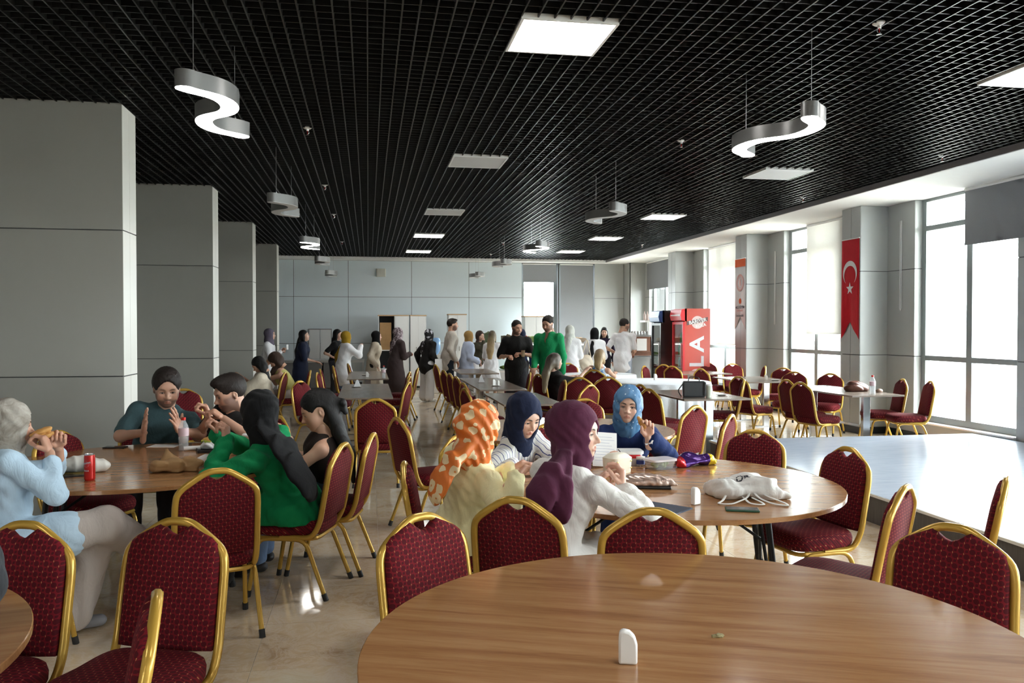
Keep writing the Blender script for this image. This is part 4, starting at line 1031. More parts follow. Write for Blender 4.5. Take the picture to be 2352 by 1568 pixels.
# woman in white with the plum headscarf
pr_, I8 = person('woman in a white blouse and plum headscarf, in profile at the middle table', (.80, 3.70), 48, headW=(.956, 3.734, 1.132), yaw=76, pitch=2, skin_='fair', hsc=1.03,
    top=dict(m=m_white_b, cuff=.026, g=.010, ga=.012, fold=.004, freq=60, hem=(0, .3)), bottom=dict(kind='skirt', m=m_white_b, z=.16),
    cover=dict(kind='hijab', m=m_purple, puff=.014, fold=.0012, freq=85, br=.075, bib=True, tailsW=[([(.88, 3.66, 1.05), (.78, 3.528, .974), (.739, 3.493, .906), (.728, 3.475, .872)], [.045, .062, .075, .07], 2.6), ([(.87, 3.62, 1.03), (.823, 3.479, .925), (.807, 3.45, .835)], [.04, .055, .065], 2.6)]),
    arms={1: dict(W=(1.165, 3.70, .865), Ep=(1.25, 3.52, .76), fW=(.1, .25, 1.), nW=(.9, -.3, 0), pose='pinch'), -1: dict(W=(1.10, 3.95, .84), Ep=(.85, 4.05, .66), fW=(.6, -.1, .6), pose='pinch')}, iris=(.16, .17, .14))
# woman in yellow with the orange headscarf
pr_, I6 = person('woman in a pale yellow dress and orange flowered headscarf, seen from behind', (.50, 4.36), 62, headW=(.563, 4.207, 1.104), yaw=-8, pitch=22, skin_='fair',
    top=dict(m=m_yellow, g=.010, ga=.020, fold=.006, freq=60, cuff=.014, hem=(0, .75), k=.035), bottom=dict(kind='skirt', m=m_yellow, z=.16),
    cover=dict(kind='hijab', m=m_orange, bun=True, puff=.006, fold=.006, freq=95, bib=True, br=.085, tailsW=[([(.50, 4.12, 1.03), (.40, 4.06, .95), (.345, 4.06, .86), (.32, 4.06, .80)], [.05, .065, .07, .06], 2.6)]),
    arms={1: dict(W=(.715, 4.02, .872), Ep=(.60, 3.82, .58), fW=(.75, .35, .55), nW=(-.4, .5, .6), pose='pinch'), -1: dict(W=(.72, 4.20, .88), Ep=(.55, 4.6, .75), fW=(.75, -.2, .5), pose='pinch')})
# woman in the striped blouse
pr_, I7 = person('woman in a striped blouse and navy headscarf, looking down at the middle table', (.80, 5.16), 138, headW=(.912, 4.807, 1.095), yaw=16, pitch=24, skin_='fair', hsc=1.02,
    top=dict(m=m_stripe, g=.016, ga=.022, fold=.006, freq=60, cuff=.016), bottom=dict(m=m_navyb, g=.03),
    cover=dict(kind='hijab', m=m_navyscarf, puff=.004, fold=.0025, freq=80, br=.085),
    arms={1: dict(W=(.80, 4.60, .835), Ep=(.60, 4.75, .70), fW=(.75, -.35, .1), pose='relaxed'), -1: dict(W=(1.0, 4.56, .815), Ep=(1.25, 4.8, .72), fW=(-.2, -.7, .05), pose='relaxed')}, iris=(.08, .05, .03))
# woman in navy with the blue headscarf
pr_, I9 = person('woman in a navy blouse and blue headscarf facing the camera, biting bread', (1.78, 5.62), 192, headW=(1.716, 5.327, 1.098), yaw=6, pitch=3, roll=-4, skin_='fair', hsc=1.0,
    top=dict(m=m_navyb, g=.016, ga=.022, fold=.004, freq=45, cuff=.026, k=.04, sleeve=1.8), bottom=dict(m=m_navyb, g=.03),
    cover=dict(kind='hijab', m=m_bluedot, puff=.004, fold=.004, freq=80, br=.07),
    arms={-1: dict(W=(1.742, 4.985, .925), Ep=(1.95, 5.02, .74), fW=(-.12, -.05, 1.), nW=(.3, 1., .1), pose='pinch'), 1: dict(W=(1.50, 4.97, .845), Ep=(1.42, 5.2, .75), fW=(.1, -.75, -.25), pose='pinch')}, iris=(.13, .11, .08))
# woman in the pale blue shirt, left edge
pr_, I1 = person('woman in a pale blue shirt and taupe headscarf eating, legs crossed, at the left edge', (-1.80, 4.52), 62, headW=(-1.83, 4.66, 1.115), yaw=6, pitch=6, skin_='warm',
    top=dict(m=m_skyblue, g=.014, ga=.014, fold=.006, freq=55, hem=(0, .55), k=.04, sleeve=1.75, floor=.37), bottom=dict(m=m_beigep, g=.030, gk=.035, ga=.055, t=.95),
    cover=dict(kind='hijab', m=m_tscarf, puff=.006, fold=.002, freq=75, br=.075), shoe=plain('grey canvas', (.25, .25, .27), .8),
    knees={1: (.10, .44, .585), -1: (-.05, .42, .47)}, ankles={1: (-.20, .70, .36), -1: (-.02, .30, .09)},
    arms={1: dict(W=(-1.622, 4.60, .975), Ep=(-1.55, 4.40, .70), fW=(-.3, .12, .75), nW=(.8, 0, .3), pose='grip'), -1: dict(W=(-1.64, 4.78, .97), Ep=(-1.75, 5.1, .75), fW=(.05, -.2, .8), pose='grip')})
# man in teal
pr_, I2 = person('man in a teal T-shirt talking with open hands behind the left table', (-1.70, 6.93), 168, s=1.05, male=True, headW=(-1.527, 6.704, 1.152), yaw=-4, pitch=16, skin_='warm', hsc=1.12,
    top=dict(m=m_teal, sleeve=.8, g=.018, ga=.022, w=1.08, fold=.005, freq=48), bottom=dict(m=m_greyp),
    cover=dict(kind='short', m=DK, vol=.010), arms={1: dict(W=(-1.60, 6.32, .86), Ep=(-1.95, 6.5, .74), fW=(.2, -.5, .85), nW=(-.9, -.3, .2), pose='spread'), -1: dict(W=(-1.34, 6.30, .86), Ep=(-1.10, 6.5, .74), fW=(-.2, -.45, .85), nW=(.9, -.3, .2), pose='spread')})
# young man in black
pr_, I3 = person('young man in black with a quiff, eating with both hands at the left table', (-.97, 6.80), -128, s=1.03, male=True, headW=(-1.045, 6.56, 1.118), yaw=10, pitch=18, skin_='warm', hsc=1.1,
    top=dict(m=m_black, sleeve=.9, g=.018, ga=.026), bottom=dict(m=m_greyp), cover=dict(kind='short', m=DK, vol=.006, quiff=True),
    arms={-1: dict(W=(-1.04, 6.28, .955), Ep=(-.80, 6.38, .78), fW=(-.55, .05, .45), pose='grip'), 1: dict(W=(-1.16, 6.40, .955), Ep=(-1.28, 6.62, .78), fW=(-.2, -.1, .6), pose='grip')})
# woman in green
pr_, I4 = person('woman in a green blouse and long black headscarf, her back half turned', (-.46, 5.24), -68, headW=(-.654, 5.13, 1.112), yaw=8, pitch=10, skin_='warm',
    top=dict(m=m_green, g=.014, ga=.022, fold=.008, freq=52, hem=(0, .35), k=.04, cuff=.014, floor=.435), bottom=dict(m=m_black, g=.03, ga=.06), shoe=plain('black white sneaker', (.03, .03, .03), .6),
    cover=dict(kind='hijab', m=m_blacks, puff=.004, fold=.003, freq=70, br=.08, tailsW=[([(-.61, 5.04, 1.03), (-.507, 4.99, .92), (-.42, 4.96, .80), (-.35, 4.96, .70)], [.06, .085, .095, .09], 3.6), ([(-.60, 5.06, 1.03), (-.46, 5.03, .90), (-.34, 5.0, .66)], [.05, .075, .075], 3.6)]),
    arms={-1: dict(W=(-.835, 5.13, .945), Ep=(-.86, 4.98, .70), fW=(-.02, .08, 1.), nW=(.9, -.3, 0), pose='grip'), 1: dict(W=(-.93, 5.36, .95), Ep=(-.75, 5.6, .72), fW=(-.1, -.1, 1.), pose='grip')})
# dark haired woman
pr_, I5 = person('woman with long dark hair and a sleeveless black top, looking down', (-.27, 5.70), -86, headW=(-.335, 5.60, 1.07), yaw=-16, pitch=22, skin_='warm', hsc=1.08,
    top=dict(m=m_brownblk, sleeve=0, g=.014, fold=.004), bottom=dict(m=m_jeans, g=.02),
    cover=dict(kind='long', m=BLK, vol=.004, ear=True, tailsW=[([(-.26, 5.60, 1.12), (-.20, 5.57, .95), (-.125, 5.53, .78), (-.10, 5.52, .62)], [.065, .065, .055, .025], 1.5), ([(-.24, 5.57, 1.14), (-.17, 5.56, 1.12), (-.15, 5.56, 1.06)], [.02, .024, .016], 1.1)]),
    arms={-1: dict(W=(-.50, 5.47, .90), Ep=(-.36, 5.36, .58), fW=(-.4, .1, .6), pose='relaxed'), 1: dict(W=(-.56, 5.72, .86), Ep=(-.35, 5.95, .62), fW=(-.6, -.1, .4), pose='relaxed')})
# ------------------------------------------------------------------ people farther back
def far(label, pos, heading, seated=False, **k):
    if not seated: k['s'] = pos[2]/1.545
    return person(label, pos[:2] if not seated else k.pop('seat', pos[:2]), heading, seated, near=False, headW=pos if seated else None, **k)
PLAIN = lambda n, c: C_(n, c)
drop = lambda sx: dict(w=(sx*.25, .03, .80))
fwd = lambda sx, z=1.05: dict(w=(sx*.10, .30, z), pose='grip')
far('standing woman in a white coat and grey purple headscarf by the farthest column', (-2.05, 17.4, 1.48), 95, top=dict(m=m_white_c, hem=(.55, .24), g=.022), bottom=dict(m=m_greyp), cover=dict(kind='hijab', m=PLAIN('grey purple scarf', (.13, .11, .15)), shoulder=True), arms={1: fwd(1, 1.12), -1: fwd(-1, 1.15)})
far('standing woman with long black hair in a dark navy dress, looking up', (-1.377, 17.49, 1.455), 95, pitch=-8, top=dict(m=PLAIN('dark navy dress', (.012, .017, .04)), sleeve=1.0, hem=(.3, .26), g=.03), bottom=dict(kind='skirt', m=m_black, z=.12, r=.24), cover=dict(kind='long', m=BLK, tails=[([(0, -.09, 1.42), (0, -.14, 1.2), (0, -.15, 1.05)], [.075, .075, .05], (0, 1, 0), 1.5)]), arms={1: dict(w=(.16, .34, .92)), -1: drop(-1)})
far('standing woman with black hair half hidden by the mustard headscarf', (-.737, 18.6, 1.465), 110, top=dict(m=m_blacks, sleeve=.8), bottom=dict(m=m_greyp), cover=dict(kind='long', m=BLK, tails=[([(0, -.09, 1.42), (0, -.12, 1.15)], [.07, .05], (0, 1, 0), 1.5)]), arms={1: dict(w=(.22, .1, .95))})
far('standing woman in a white shirt, jeans and long mustard headscarf', (-.51, 17.3, 1.425), 62, top=dict(m=m_white_c, hem=(.66, .25), g=.035, ga=.03), bottom=dict(m=m_jeans), cover=dict(kind='hijab', m=PLAIN('mustard scarf', (.30, .18, .012)), puff=.006, tails=[([(-.05, -.1, 1.30), (-.13, -.15, 1.1), (-.15, -.15, .88)], [.07, .085, .06], (0, 1, 0), 1.6)]), arms={1: dict(w=(.14, .33, 1.22), pose='grip'), -1: fwd(-1, 1.1)})
far('standing woman in a long beige coat and black headscarf', (.103, 18.25, 1.43), 92, top=dict(m=m_cream, hem=(.35, .27), g=.03, ga=.028), bottom=dict(m=m_black, g=.03), cover=dict(kind='hijab', m=m_blacks), arms={1: dict(w=(.24, .08, .80)), -1: drop(-1)})
far('standing woman in a brown coat and mauve leaf patterned headscarf', (.563, 17.66, 1.495), 58, top=dict(m=PLAIN('dark brown coat', (.045, .03, .03)), hem=(.42, .27), g=.03), bottom=dict(kind='skirt', m=m_black, z=.1, r=.2), cover=dict(kind='hijab', m=m_mauve, puff=.004, shoulder=True, tails=[([(.0, -.1, 1.33), (-.05, -.14, 1.12)], [.08, .07], (0, 1, 0), 1.6)]), arms={1: fwd(1, 1.05), -1: fwd(-1)})
far('standing woman in a black jacket and wide white trousers holding papers', (1.252, 18.05, 1.465), 52, top=dict(m=m_black, hem=(.78, .20), g=.026, ga=.03), bottom=dict(m=m_white_c, g=.03, ga=.06, gk=.04), cover=dict(kind='hijab', m=m_bwscarf, tails=[([(-.05, -.1, 1.33), (-.09, -.13, 1.15)], [.06, .05], (0, 1, 0), 1.6)]), arms={1: dict(w=(.24, .10, .86), pose='grip'), -1: drop(-1)}, shoe=m_white)
far('tall man in a beige shirt and dark trousers waiting in line', (1.72, 17.97, 1.682), 85, male=True, top=dict(m=PLAIN('beige shirt', (.44, .40, .35)), hem=(.78, .19), g=.02), bottom=dict(m=PLAIN('dark navy trousers', (.015, .02, .03))), cover=dict(kind='short', m=DK, quiff=True), arms={1: dict(w=(.22, .12, .92)), -1: drop(-1)}, skin_='warm')
far('standing woman in a light blue shirt and camel headscarf', (2.116, 18.1, 1.43), 78, top=dict(m=PLAIN('light blue shirt', (.50, .58, .76)), hem=(.60, .25), g=.04, ga=.034), bottom=dict(m=m_jeans), cover=dict(kind='hijab', m=PLAIN('camel scarf', (.30, .18, .06))), arms={1: dict(w=(.16, .22, .86)), -1: fwd(-1, .9)})
far('woman with wavy brown hair in an olive top facing right, by the counter', (2.475, 18.85, 1.425), 140, top=dict(m=PLAIN('olive top', (.06, .055, .035))), bottom=dict(m=m_white_c), cover=dict(kind='long', m=BR, vol=.01, tails=[([(.08, -.02, 1.40), (.10, .02, 1.20)], [.035, .03], (0, 1, 0), 1.), ([(-.08, -.02, 1.40), (-.10, .02, 1.20)], [.035, .03], (0, 1, 0), 1.)]), arms={1: dict(w=(.05, .22, 1.30), pose='grip')})
far('woman in a white dress with long ombre hair holding bread, seen from behind', (2.562, 17.3, 1.435), 28, top=dict(m=m_white_c, sleeve=.9, g=.014), bottom=dict(kind='skirt', m=m_white_c, z=.3, r=.27, fold=.012, freq=40), cover=dict(kind='long', m=dip('ombre', 1.0, 1.55, (.45, .32, .16), (.06, .045, .03)), vol=.004, tails=[([(0, -.09, 1.42), (0, -.15, 1.22), (0, -.155, 1.02)], [.085, .08, .05], (0, 1, 0), 1.6)]), arms={1: dict(w=(.22, .26, 1.02), pose='grip'), -1: fwd(-1, 1.0)})
pr_, I23 = far('man in a black T-shirt with sunglasses on his head, walking with a cup', (2.58, 14.45, 1.62), 178, male=True, pitch=10, yaw=-18, top=dict(m=m_black, sleeve=.9, g=.018, ga=.026, w=1.06, hem=(.68, .20)), bottom=dict(m=m_greyp, g=.02), cover=dict(kind='short', m=DK), arms={-1: dict(w=(-.03, .30, 1.16), e=(-1, -.2, -.5), pose='grip', f=(.8, .4, .1)), 1: dict(w=(.20, .26, 1.12), pose='grip')}, skin_='warm', knees={1: (.10, .05, .5), -1: (-.09, .16, .5)}, ankles={1: (.10, -.16, .10), -1: (-.09, .14, .085)})
far('person in a dark headscarf behind the man in the black T-shirt', (3.316, 17.9, 1.47), 20, top=dict(m=m_navyb), bottom=dict(m=m_greyp), cover=dict(kind='hijab', m=m_navyscarf))
far('tall man in a green shirt looking down to the left', (3.089, 13.88, 1.69), 222, male=True, pitch=18, top=dict(m=PLAIN('bright green shirt', (.010, .27, .095)), hem=(.76, .19), g=.02, ga=.026, open=True), bottom=dict(m=PLAIN('navy trousers', (.02, .03, .08)), g=.02), cover=dict(kind='short', m=DK, vol=.004), arms={1: dict(w=(.2, .22, .95)), -1: drop(-1)}, skin_='warm')
far('woman in a white coat and white headscarf at the counter, seen from behind', (4.077, 16.55, 1.545), 22, top=dict(m=m_white_c, hem=(.55, .26), g=.03), bottom=dict(m=m_greyp), cover=dict(kind='hijab', m=PLAIN('sage white scarf', (.60, .62, .58)), shoulder=True, tails=[([(0, -.1, 1.36), (-.03, -.15, 1.15)], [.07, .06], (0, 1, 0), 1.6)]), arms={1: fwd(1), -1: fwd(-1)})
far('woman in a white shirt with a long black headscarf at the counter, seen from behind', (4.724, 16.94, 1.495), 12, top=dict(m=m_white_c, hem=(.70, .24), g=.034, ga=.034), bottom=dict(m=m_black, g=.02), cover=dict(kind='hijab', m=m_blacks, tails=[([(-.03, -.1, 1.33), (-.07, -.15, 1.1), (-.08, -.16, .82)], [.065, .065, .05], (0, 1, 0), 1.6)]), arms={1: fwd(1), -1: fwd(-1)})
far('woman with long dark hair behind the counter, facing the camera', (5.75, 19.75, 1.50), 196, top=dict(m=PLAIN('aubergine top', (.02, .012, .03))), bottom=dict(m=m_greyp), cover=dict(kind='long', m=BLK, vol=.004, tails=[([(.07, -.03, 1.42), (.085, .03, 1.10)], [.045, .035], (0, 1, 0), 1.), ([(-.07, -.03, 1.42), (-.085, .03, 1.10)], [.045, .035], (0, 1, 0), 1.)]))
far('tall man in a white T-shirt and light jeans at the counter', (5.306, 16.84, 1.675), 42, male=True, yaw=35, pitch=12, top=dict(m=m_white_c, sleeve=.8, hem=(.80, .195), g=.018, ga=.018), bottom=dict(m=PLAIN('light jeans', (.40, .47, .56)), g=.02), cover=dict(kind='short', m=DK), arms={1: fwd(1, 1.05), -1: dict(w=(-.2, .14, 1.05))}, skin_='warm')
far('seated woman in black with long ombre hair and sunglasses on her head', (2.80, 12.25, 1.10), 72, True, seat=(2.84, 12.42), top=dict(m=m_black, sleeve=1.0, g=.02), bottom=dict(m=m_black, g=.02), cover=dict(kind='long', m=dip('ash ombre', .7, 1.2, (.36, .29, .19), (.07, .055, .045)), vol=.006, tails=[([(0, -.09, 1.14), (0, -.16, .95), (0, -.18, .72)], [.085, .08, .05], (0, 1, 0), 1.6)]), arms={1: dict(w=(.25, .38, .95), pose='relaxed'), -1: dict(w=(-.1, .4, .85))})
far('seated blonde woman in a white and blue flowered top, seen from behind', (3.87, 13.55, 1.12), 30, True, seat=(3.90, 13.72), top=dict(m=m_floral, sleeve=0, g=.016), bottom=dict(m=m_jeans), cover=dict(kind='long', m=dip('blonde', .85, 1.25, (.50, .36, .18), (.20, .13, .07)), vol=.006, tails=[([(0, -.09, 1.13), (0, -.13, 1.02), (.02, -.14, .96)], [.07, .06, .035], (0, 1, 0), 1.5)]), arms={1: dict(w=(.2, .35, .82)), -1: dict(w=(-.2, .35, .82))}, skin_='warm')
far('seated woman with long black hair in a cream puff sleeved top, head bowed', (-1.70, 13.45, 1.03), -82, True, seat=(-1.60, 13.5), pitch=35, top=dict(m=m_cream, sleeve=.9, g=.02, ga=.05), bottom=dict(m=m_beigep), cover=dict(kind='long', m=BLK, vol=.004, tails=[([(0, -.08, 1.10), (.02, -.12, .9), (.02, -.13, .75)], [.08, .07, .05], (0, 1, 0), 1.5)]), arms={-1: dict(w=(-.12, .38, .82)), 1: dict(w=(.12, .38, .82))}, skin_='warm')
far('seated woman with brown hair in a yellow green top and beige trousers, bending forward', (-1.50, 13.98, 1.075), -95, True, seat=(-1.24, 14.1), pitch=40, top=dict(m=PLAIN('yellow green top', (.50, .46, .16)), sleeve=0, g=.014), bottom=dict(m=m_beigep, g=.025, ga=.04), cover=dict(kind='long', m=BR, vol=.012, tails=[([(0, -.05, 1.12), (.02, .05, .95)], [.08, .06], (0, 1, 0), 1.2)]), arms={-1: dict(w=(-.10, .40, 1.0), e=(-.3, .2, -1)), 1: dict(w=(.12, .42, .85))}, skin_='warm')
# ------------------------------------------------------------------ things on the tables
TZ = .7595
m_por = plain('white porcelain', (.82, .81, .78), .12, var=.02); m_paper = plain('white paper', (.82, .82, .82), .8, var=.03); m_blkp = plain('black plastic', (.012, .012, .013), .35)
m_kraft = plain('kraft paper', (.36, .21, .09), .75, var=.15); m_redcan = plain('red can lacquer', (.62, .02, .015), .25, .2, var=.05); m_alu = plain('aluminium', (.7, .7, .7), .25, .9)
m_redp = plain('red print', (.65, .02, .03), .4); m_bread = plain('bread crust', (.55, .28, .08), .7, var=.3, scale=40)
def clearmat(name, c, a=.25):
    s = NT(name); s.set(Base_Color=c, Roughness=.08, Alpha=a); return s.m
m_clear = clearmat('clear plastic', (.85, .9, .93), .28); m_clearl = clearmat('frosted lid', (.85, .80, .82), .75)
def shaker(x, y, z, rz, label, k=1.):
    r = empty('salt_shaker', (x, y, z), rz); tag(r, label, 'shaker', 'white porcelain salt shakers')
    pr = []; n = 14
    for i in range(9):
        z_ = .088*i/8*k; w = .024*k; pr.append((z_, w))
    poly = [(-.024*k, 0), (.024*k, 0), (.024*k, .052*k), (.018*k, .072*k), (.004*k, .084*k), (-.012*k, .088*k), (-.022*k, .082*k), (-.024*k, .06*k)]
    MB().prism(poly, -.013*k, .013*k, 'y').build('body', m_por, r, 1.2, bevel=.006*k); return r
shaker(.653, 2.022, TZ, R(-15), 'white porcelain salt shaker standing on the nearest table'); shaker(1.565, 3.79, TZ, R(25), 'white porcelain salt shaker beside the cloth bag on the middle table')
o = sobj('dried_food_scrap', ripple(union([el((0, 0, .003), (.017, .008, .005)), el((.01, .002, .003), (.009, .007, .005))], .004), folds(.002, 400)), .002, plain('greenish crumb', (.30, .26, .13), .8), None); o.location = (.954, 2.152, TZ); tag(o, 'tiny greenish scrap of food on the nearest table', 'food scrap')
# canvas tote
m_canvas = cloth('white canvas', (.78, .77, .74), .05, .05); m_ink = plain('black ink', (.02, .02, .03), .7)
tote = empty('tote_bag', (1.90, 3.92, TZ), R(-12)); tag(tote, 'crumpled white canvas tote bag with black lettering on the middle table', 'bag')
a = union([el((-.06, .02, .035), (.13, .12, .055)), el((.05, -.0, .045), (.10, .10, .062)), rc((-.15, .06, .02), (.02, .09, .05), .03, .03), rc((.1, -.03, .02), (.19, -.06, .012), .045, .012)], .05)
a = cut(ripple(ripple(a, crumple(.017, 24, 3)), crumple(.007, 62, 9)), half((0, 0, .001), (0, 0, -1)), .002); sobj('bag_body', a, .005, m_canvas, tote)
for pts in ([(-.10, -.03, .05), (-.16, -.15, .008), (-.20, -.20, .006), (-.13, -.215, .006), (-.03, -.12, .02), (0, -.05, .06)], [(.0, -.06, .05), (.02, -.14, .02), (.07, -.20, .006), (.13, -.24, .006), (.14, -.20, .006), (.05, -.10, .03), (.04, -.04, .06)], [(-.05, -.1, .02), (-.04, -.2, .006), (.02, -.225, .006), (.03, -.19, .006), (-.01, -.12, .02)]):
    MB().tube(fillet(pts, .03, 4), .0065, 6, flat=(1, .45)).build('strap', m_canvas, tote, 1.)
for t_, x, y, sz, rz in (('ÜR', -.02, .03, .052, -8), ('SİU', -.12, -.02, .044, -20)):
    q = text_mesh('lettering', t_, sz, m_ink, tote, .0012); q.data.transform(Matrix.Translation((x, y, 0)) @ Matrix.Rotation(R(rz), 4, 'Z'))
    co = np.array([v.co[:] for v in q.data.vertices], F); zt = np.full(len(co), .002, F)
    for zz in np.linspace(.002, .14, 70): zt = np.where(a[0](np.c_[co[:, :2], np.full(len(co), zz)].astype(F)) < 0, zz, zt)
    for v, z_ in zip(q.data.vertices, zt): v.co.z = float(z_)+.002+v.co.z
def phone(x, y, z, rz, label, m=m_blkp, cat='phone'):
    r = empty('mobile_phone', (x, y, z), rz); tag(r, label, cat); MB().box(-.037, .037, -.077, .077, 0, .009).build('case', m, r, bevel=.004); MB().box(-.034, .034, -.072, .072, .009, .0096).build('screen', plain('dark screen', (.01, .01, .012), .1), r); return r
phone(1.73, 3.63, TZ, R(70), 'phone in a green case beside the tote bag straps', plain('green case', (.02, .09, .05), .4))
phone(-1.783, 6.288, TZ, R(80), 'black phone lying alone on the left round table'); phone(-1.0, 5.50, TZ, R(-60), 'pink phone by the elbow of the woman in green', plain('pink case', (.6, .3, .33), .4))
r = empty('folder', (1.36, 3.74, TZ), R(-50)); tag(r, 'dark blue folder under the elbow of the woman in white', 'folder'); MB().box(-.13, .13, -.09, .09, 0, .006).build('cover', plain('navy card', (.02, .03, .06), .5), r)
# ice cream tub
r = empty('food_tub', (1.58, 5.0, TZ), R(-8)); tag(r, 'white plastic food tub with a red label and lid', 'tub')
def rbox(w0, w1, d0, d1, z0, z1, m, name, par, rad=.03):
    def ring(w_, d_, z): return [tuple((*p.xy, z)) for p in fillet([(-w_, -d_, 0), (w_, -d_, 0), (w_, d_, 0), (-w_, d_, 0)], rad, 4, True)]
    return MB().rings([ring(w0, d0, z0), ring(w1, d1, z1)]).build(name, m, par, .7)
rbox(.105, .115, .065, .072, 0, .075, clearmat('milky plastic', (.85, .85, .87), .8), 'tub', r); rbox(.111, .113, .0705, .0715, .045, .068, m_redp, 'label_band', r); rbox(.121, .121, .077, .077, .072, .088, m_white, 'lid', r)
q = text_mesh('brand_lettering', 'Eker', .026, m_white, r, .0008); q.location = (0, -.0735, .057); q.rotation_euler = (R(90), 0, 0)
r = empty('cream_case', (1.455, 4.72, TZ), R(28)); tag(r, 'cream rounded case with brass studs, beside the plum headscarf', 'case'); rbox(.075, .080, .055, .06, 0, .09, plain('cream leather', (.78, .72, .58), .35), 'body', r, .035); rbox(.079, .055, .059, .04, .09, .112, plain('cream leather lid', (.80, .75, .62), .35), 'lid', r, .035)
for q_ in (-1, 1):
    for z_ in (.03, .07): MB().lathe([(.001, .004), (.005, .003), (.005, 0)], 10, (q_*.055, -.060, z_), 'y').build('stud', plain('brass stud', (.5, .33, .1), .3, .8), r, .8)
r = empty('fruit_box', (1.75, 4.80, TZ), R(15)); tag(r, 'clear plastic tub of green grapes with a frosted lid', 'tub'); rbox(.07, .085, .05, .06, 0, .05, m_clear, 'tub', r); rbox(.092, .092, .066, .066, .05, .062, m_clearl, 'lid', r, .03)
a = union([el((.055*math.cos(i*2.4)*math.sqrt(i/18), .035*math.sin(i*2.4)*math.sqrt(i/18), .018+.012*(i % 2)), (.014, .012, .012)) for i in range(1, 18)], .003); sobj('grapes', a, .005, plain('green grapes', (.20, .24, .04), .35), r)['kind'] = 'stuff'
r = empty('spread_jar', (1.665, 4.91, TZ)); tag(r, 'small chocolate spread pot with a blue label', 'jar'); MB().lathe([(.022, 0), (.026, .005), (.026, .045), (.024, .05)], 18).build('pot', m_clear, r, .7); MB().lathe([(.0268, .012), (.0268, .036)], 18).build('label', plain('blue label', (.02, .04, .22), .4), r, .7); MB().lathe([(.028, .046), (.028, .058), (.001, .060)], 18).build('lid', m_white, r, .7)
# snack bag
s = NT('purple foil'); vo = s.noise(14, 2); yx = s.xyz()[0]
cc = s.mix(s.M('GREATER_THAN', yx, .085), (.055, .012, .14), (.75, .55, .02)); cc = s.mix(s.M('LESS_THAN', yx, -.10), cc, (.65, .03, .04)); s.set(Base_Color=cc, Metallic=.5, Roughness=.22); m_foil = s.m
r = empty('snack_bag', (2.0, 4.86, TZ), R(10)); tag(r, 'crumpled purple and yellow foil snack bag on the middle table', 'snack bag')
a = union([el((0, 0, .03), (.13, .075, .04)), el((-.05, .02, .045), (.06, .05, .045)), rc((.08, 0, .02), (.15, .02, .015), .035, .02), rc((-.1, -.02, .02), (-.17, -.05, .01), .03, .012)], .04)
a = cut(ripple(a, crumple(.018, 36, 8)), half((0, 0, .001), (0, 0, -1)), .002); sobj('foil', a, .005, m_foil, r)
r = empty('sequin_clutch', (1.46, 4.27, TZ), R(-18)); tag(r, 'rose beige glittering clutch bag on a dark tray by the hands', 'bag')
a = cut(ripple(union([el((0, 0, .028), (.15, .07, .04)), rc((.08, -.02, .02), (.17, -.03, .014), .035, .015)], .04), folds(.004, 90)), half((0, 0, .014), (0, 0, -1)), .002); sobj('clutch', a, .006, plain('rose beige sequins', (.62, .47, .40), .28, .5, var=.4, scale=120), r); MB().box(-.13, .15, -.075, .06, 0, .014).build('tray', m_blkp, r, bevel=.006)
r = empty('notebook', (1.44, 4.93, TZ+.105), 0); r.rotation_euler = (R(78), R(6), R(12)); tag(r, 'sheet of handwritten paper standing behind the profile of the woman in white', 'paper'); MB().box(-.085, .085, -.105, .105, -.001, .001).build('page', m_paper, r)
for k in range(9): MB().box(-.07, .05+.02*math.sin(k*2.1), .075-.018*k, .0765-.018*k, .001, .0014).build('handwritten_line', plain('blue ink', (.25, .27, .42), .7), r)
# fork in hand, bread, necklace, watch
def in_world(I, loc, heading, v): return Matrix.Rotation(-R(heading), 3, 'Z') @ Vector(v)+Vector((*loc, 0))
wp = in_world(I9, (1.78, 5.62), 192, I9['A'][-1][2])
o = sobj('bread_piece', ripple(union([rc((-.02, 0, .03), (.012, 0, -.022), .012, .018, ((0, 1, 0), 1.1))], .01), folds(.003, 120)), .004, m_bread, None); o.location = wp+Vector((-.055, -.03, .095)); tag(o, 'piece of bread held up by the woman in the blue headscarf', 'bread')
r = empty('wrist_watch', wp+Vector((.006, .0, -.028))); tag(r, 'round silver wrist watch of the woman in the blue headscarf', 'watch'); r.rotation_euler = (R(8), R(-25), 0)
MB().tube([(.031*math.cos(2*math.pi*k/18), .026*math.sin(2*math.pi*k/18), 0) for k in range(18)], .004, 6, closed=True, flat=(.5, 1.6)).build('strap', m_chrome, r, 1.); MB().lathe([(.001, .004), (.012, .004), (.013, 0), (.012, -.003)], 18, (0, 0, 0), 'y').build('dial', m_por, r, .7).location = (.012, -.028, 0)
wp = in_world(I9, (1.78, 5.62), 192, I9['A'][1][2]); r = empty('fork', wp+Vector((.02, -.09, -.02))); tag(r, 'fork in the right hand of the woman in the blue headscarf', 'fork'); MB().tube([(0, .03, .04), (.05, -.06, -.035)], .0028, 6).build('handle', m_chrome, r, 1.)
wp = in_world(I1, (-1.80, 4.52), 62, I1['A'][1][2]); o = sobj('sandwich', ripple(union([el((0, 0, .015), (.055, .035, .016)), el((0, 0, -.012), (.055, .035, .016))], .006), folds(.003, 90)), .005, m_bread, None); o.location = wp+Vector((-.06, .07, .085)); o.rotation_euler = (0, R(-20), R(20)); tag(o, 'sandwich held to the mouth by the woman in pale blue', 'sandwich')
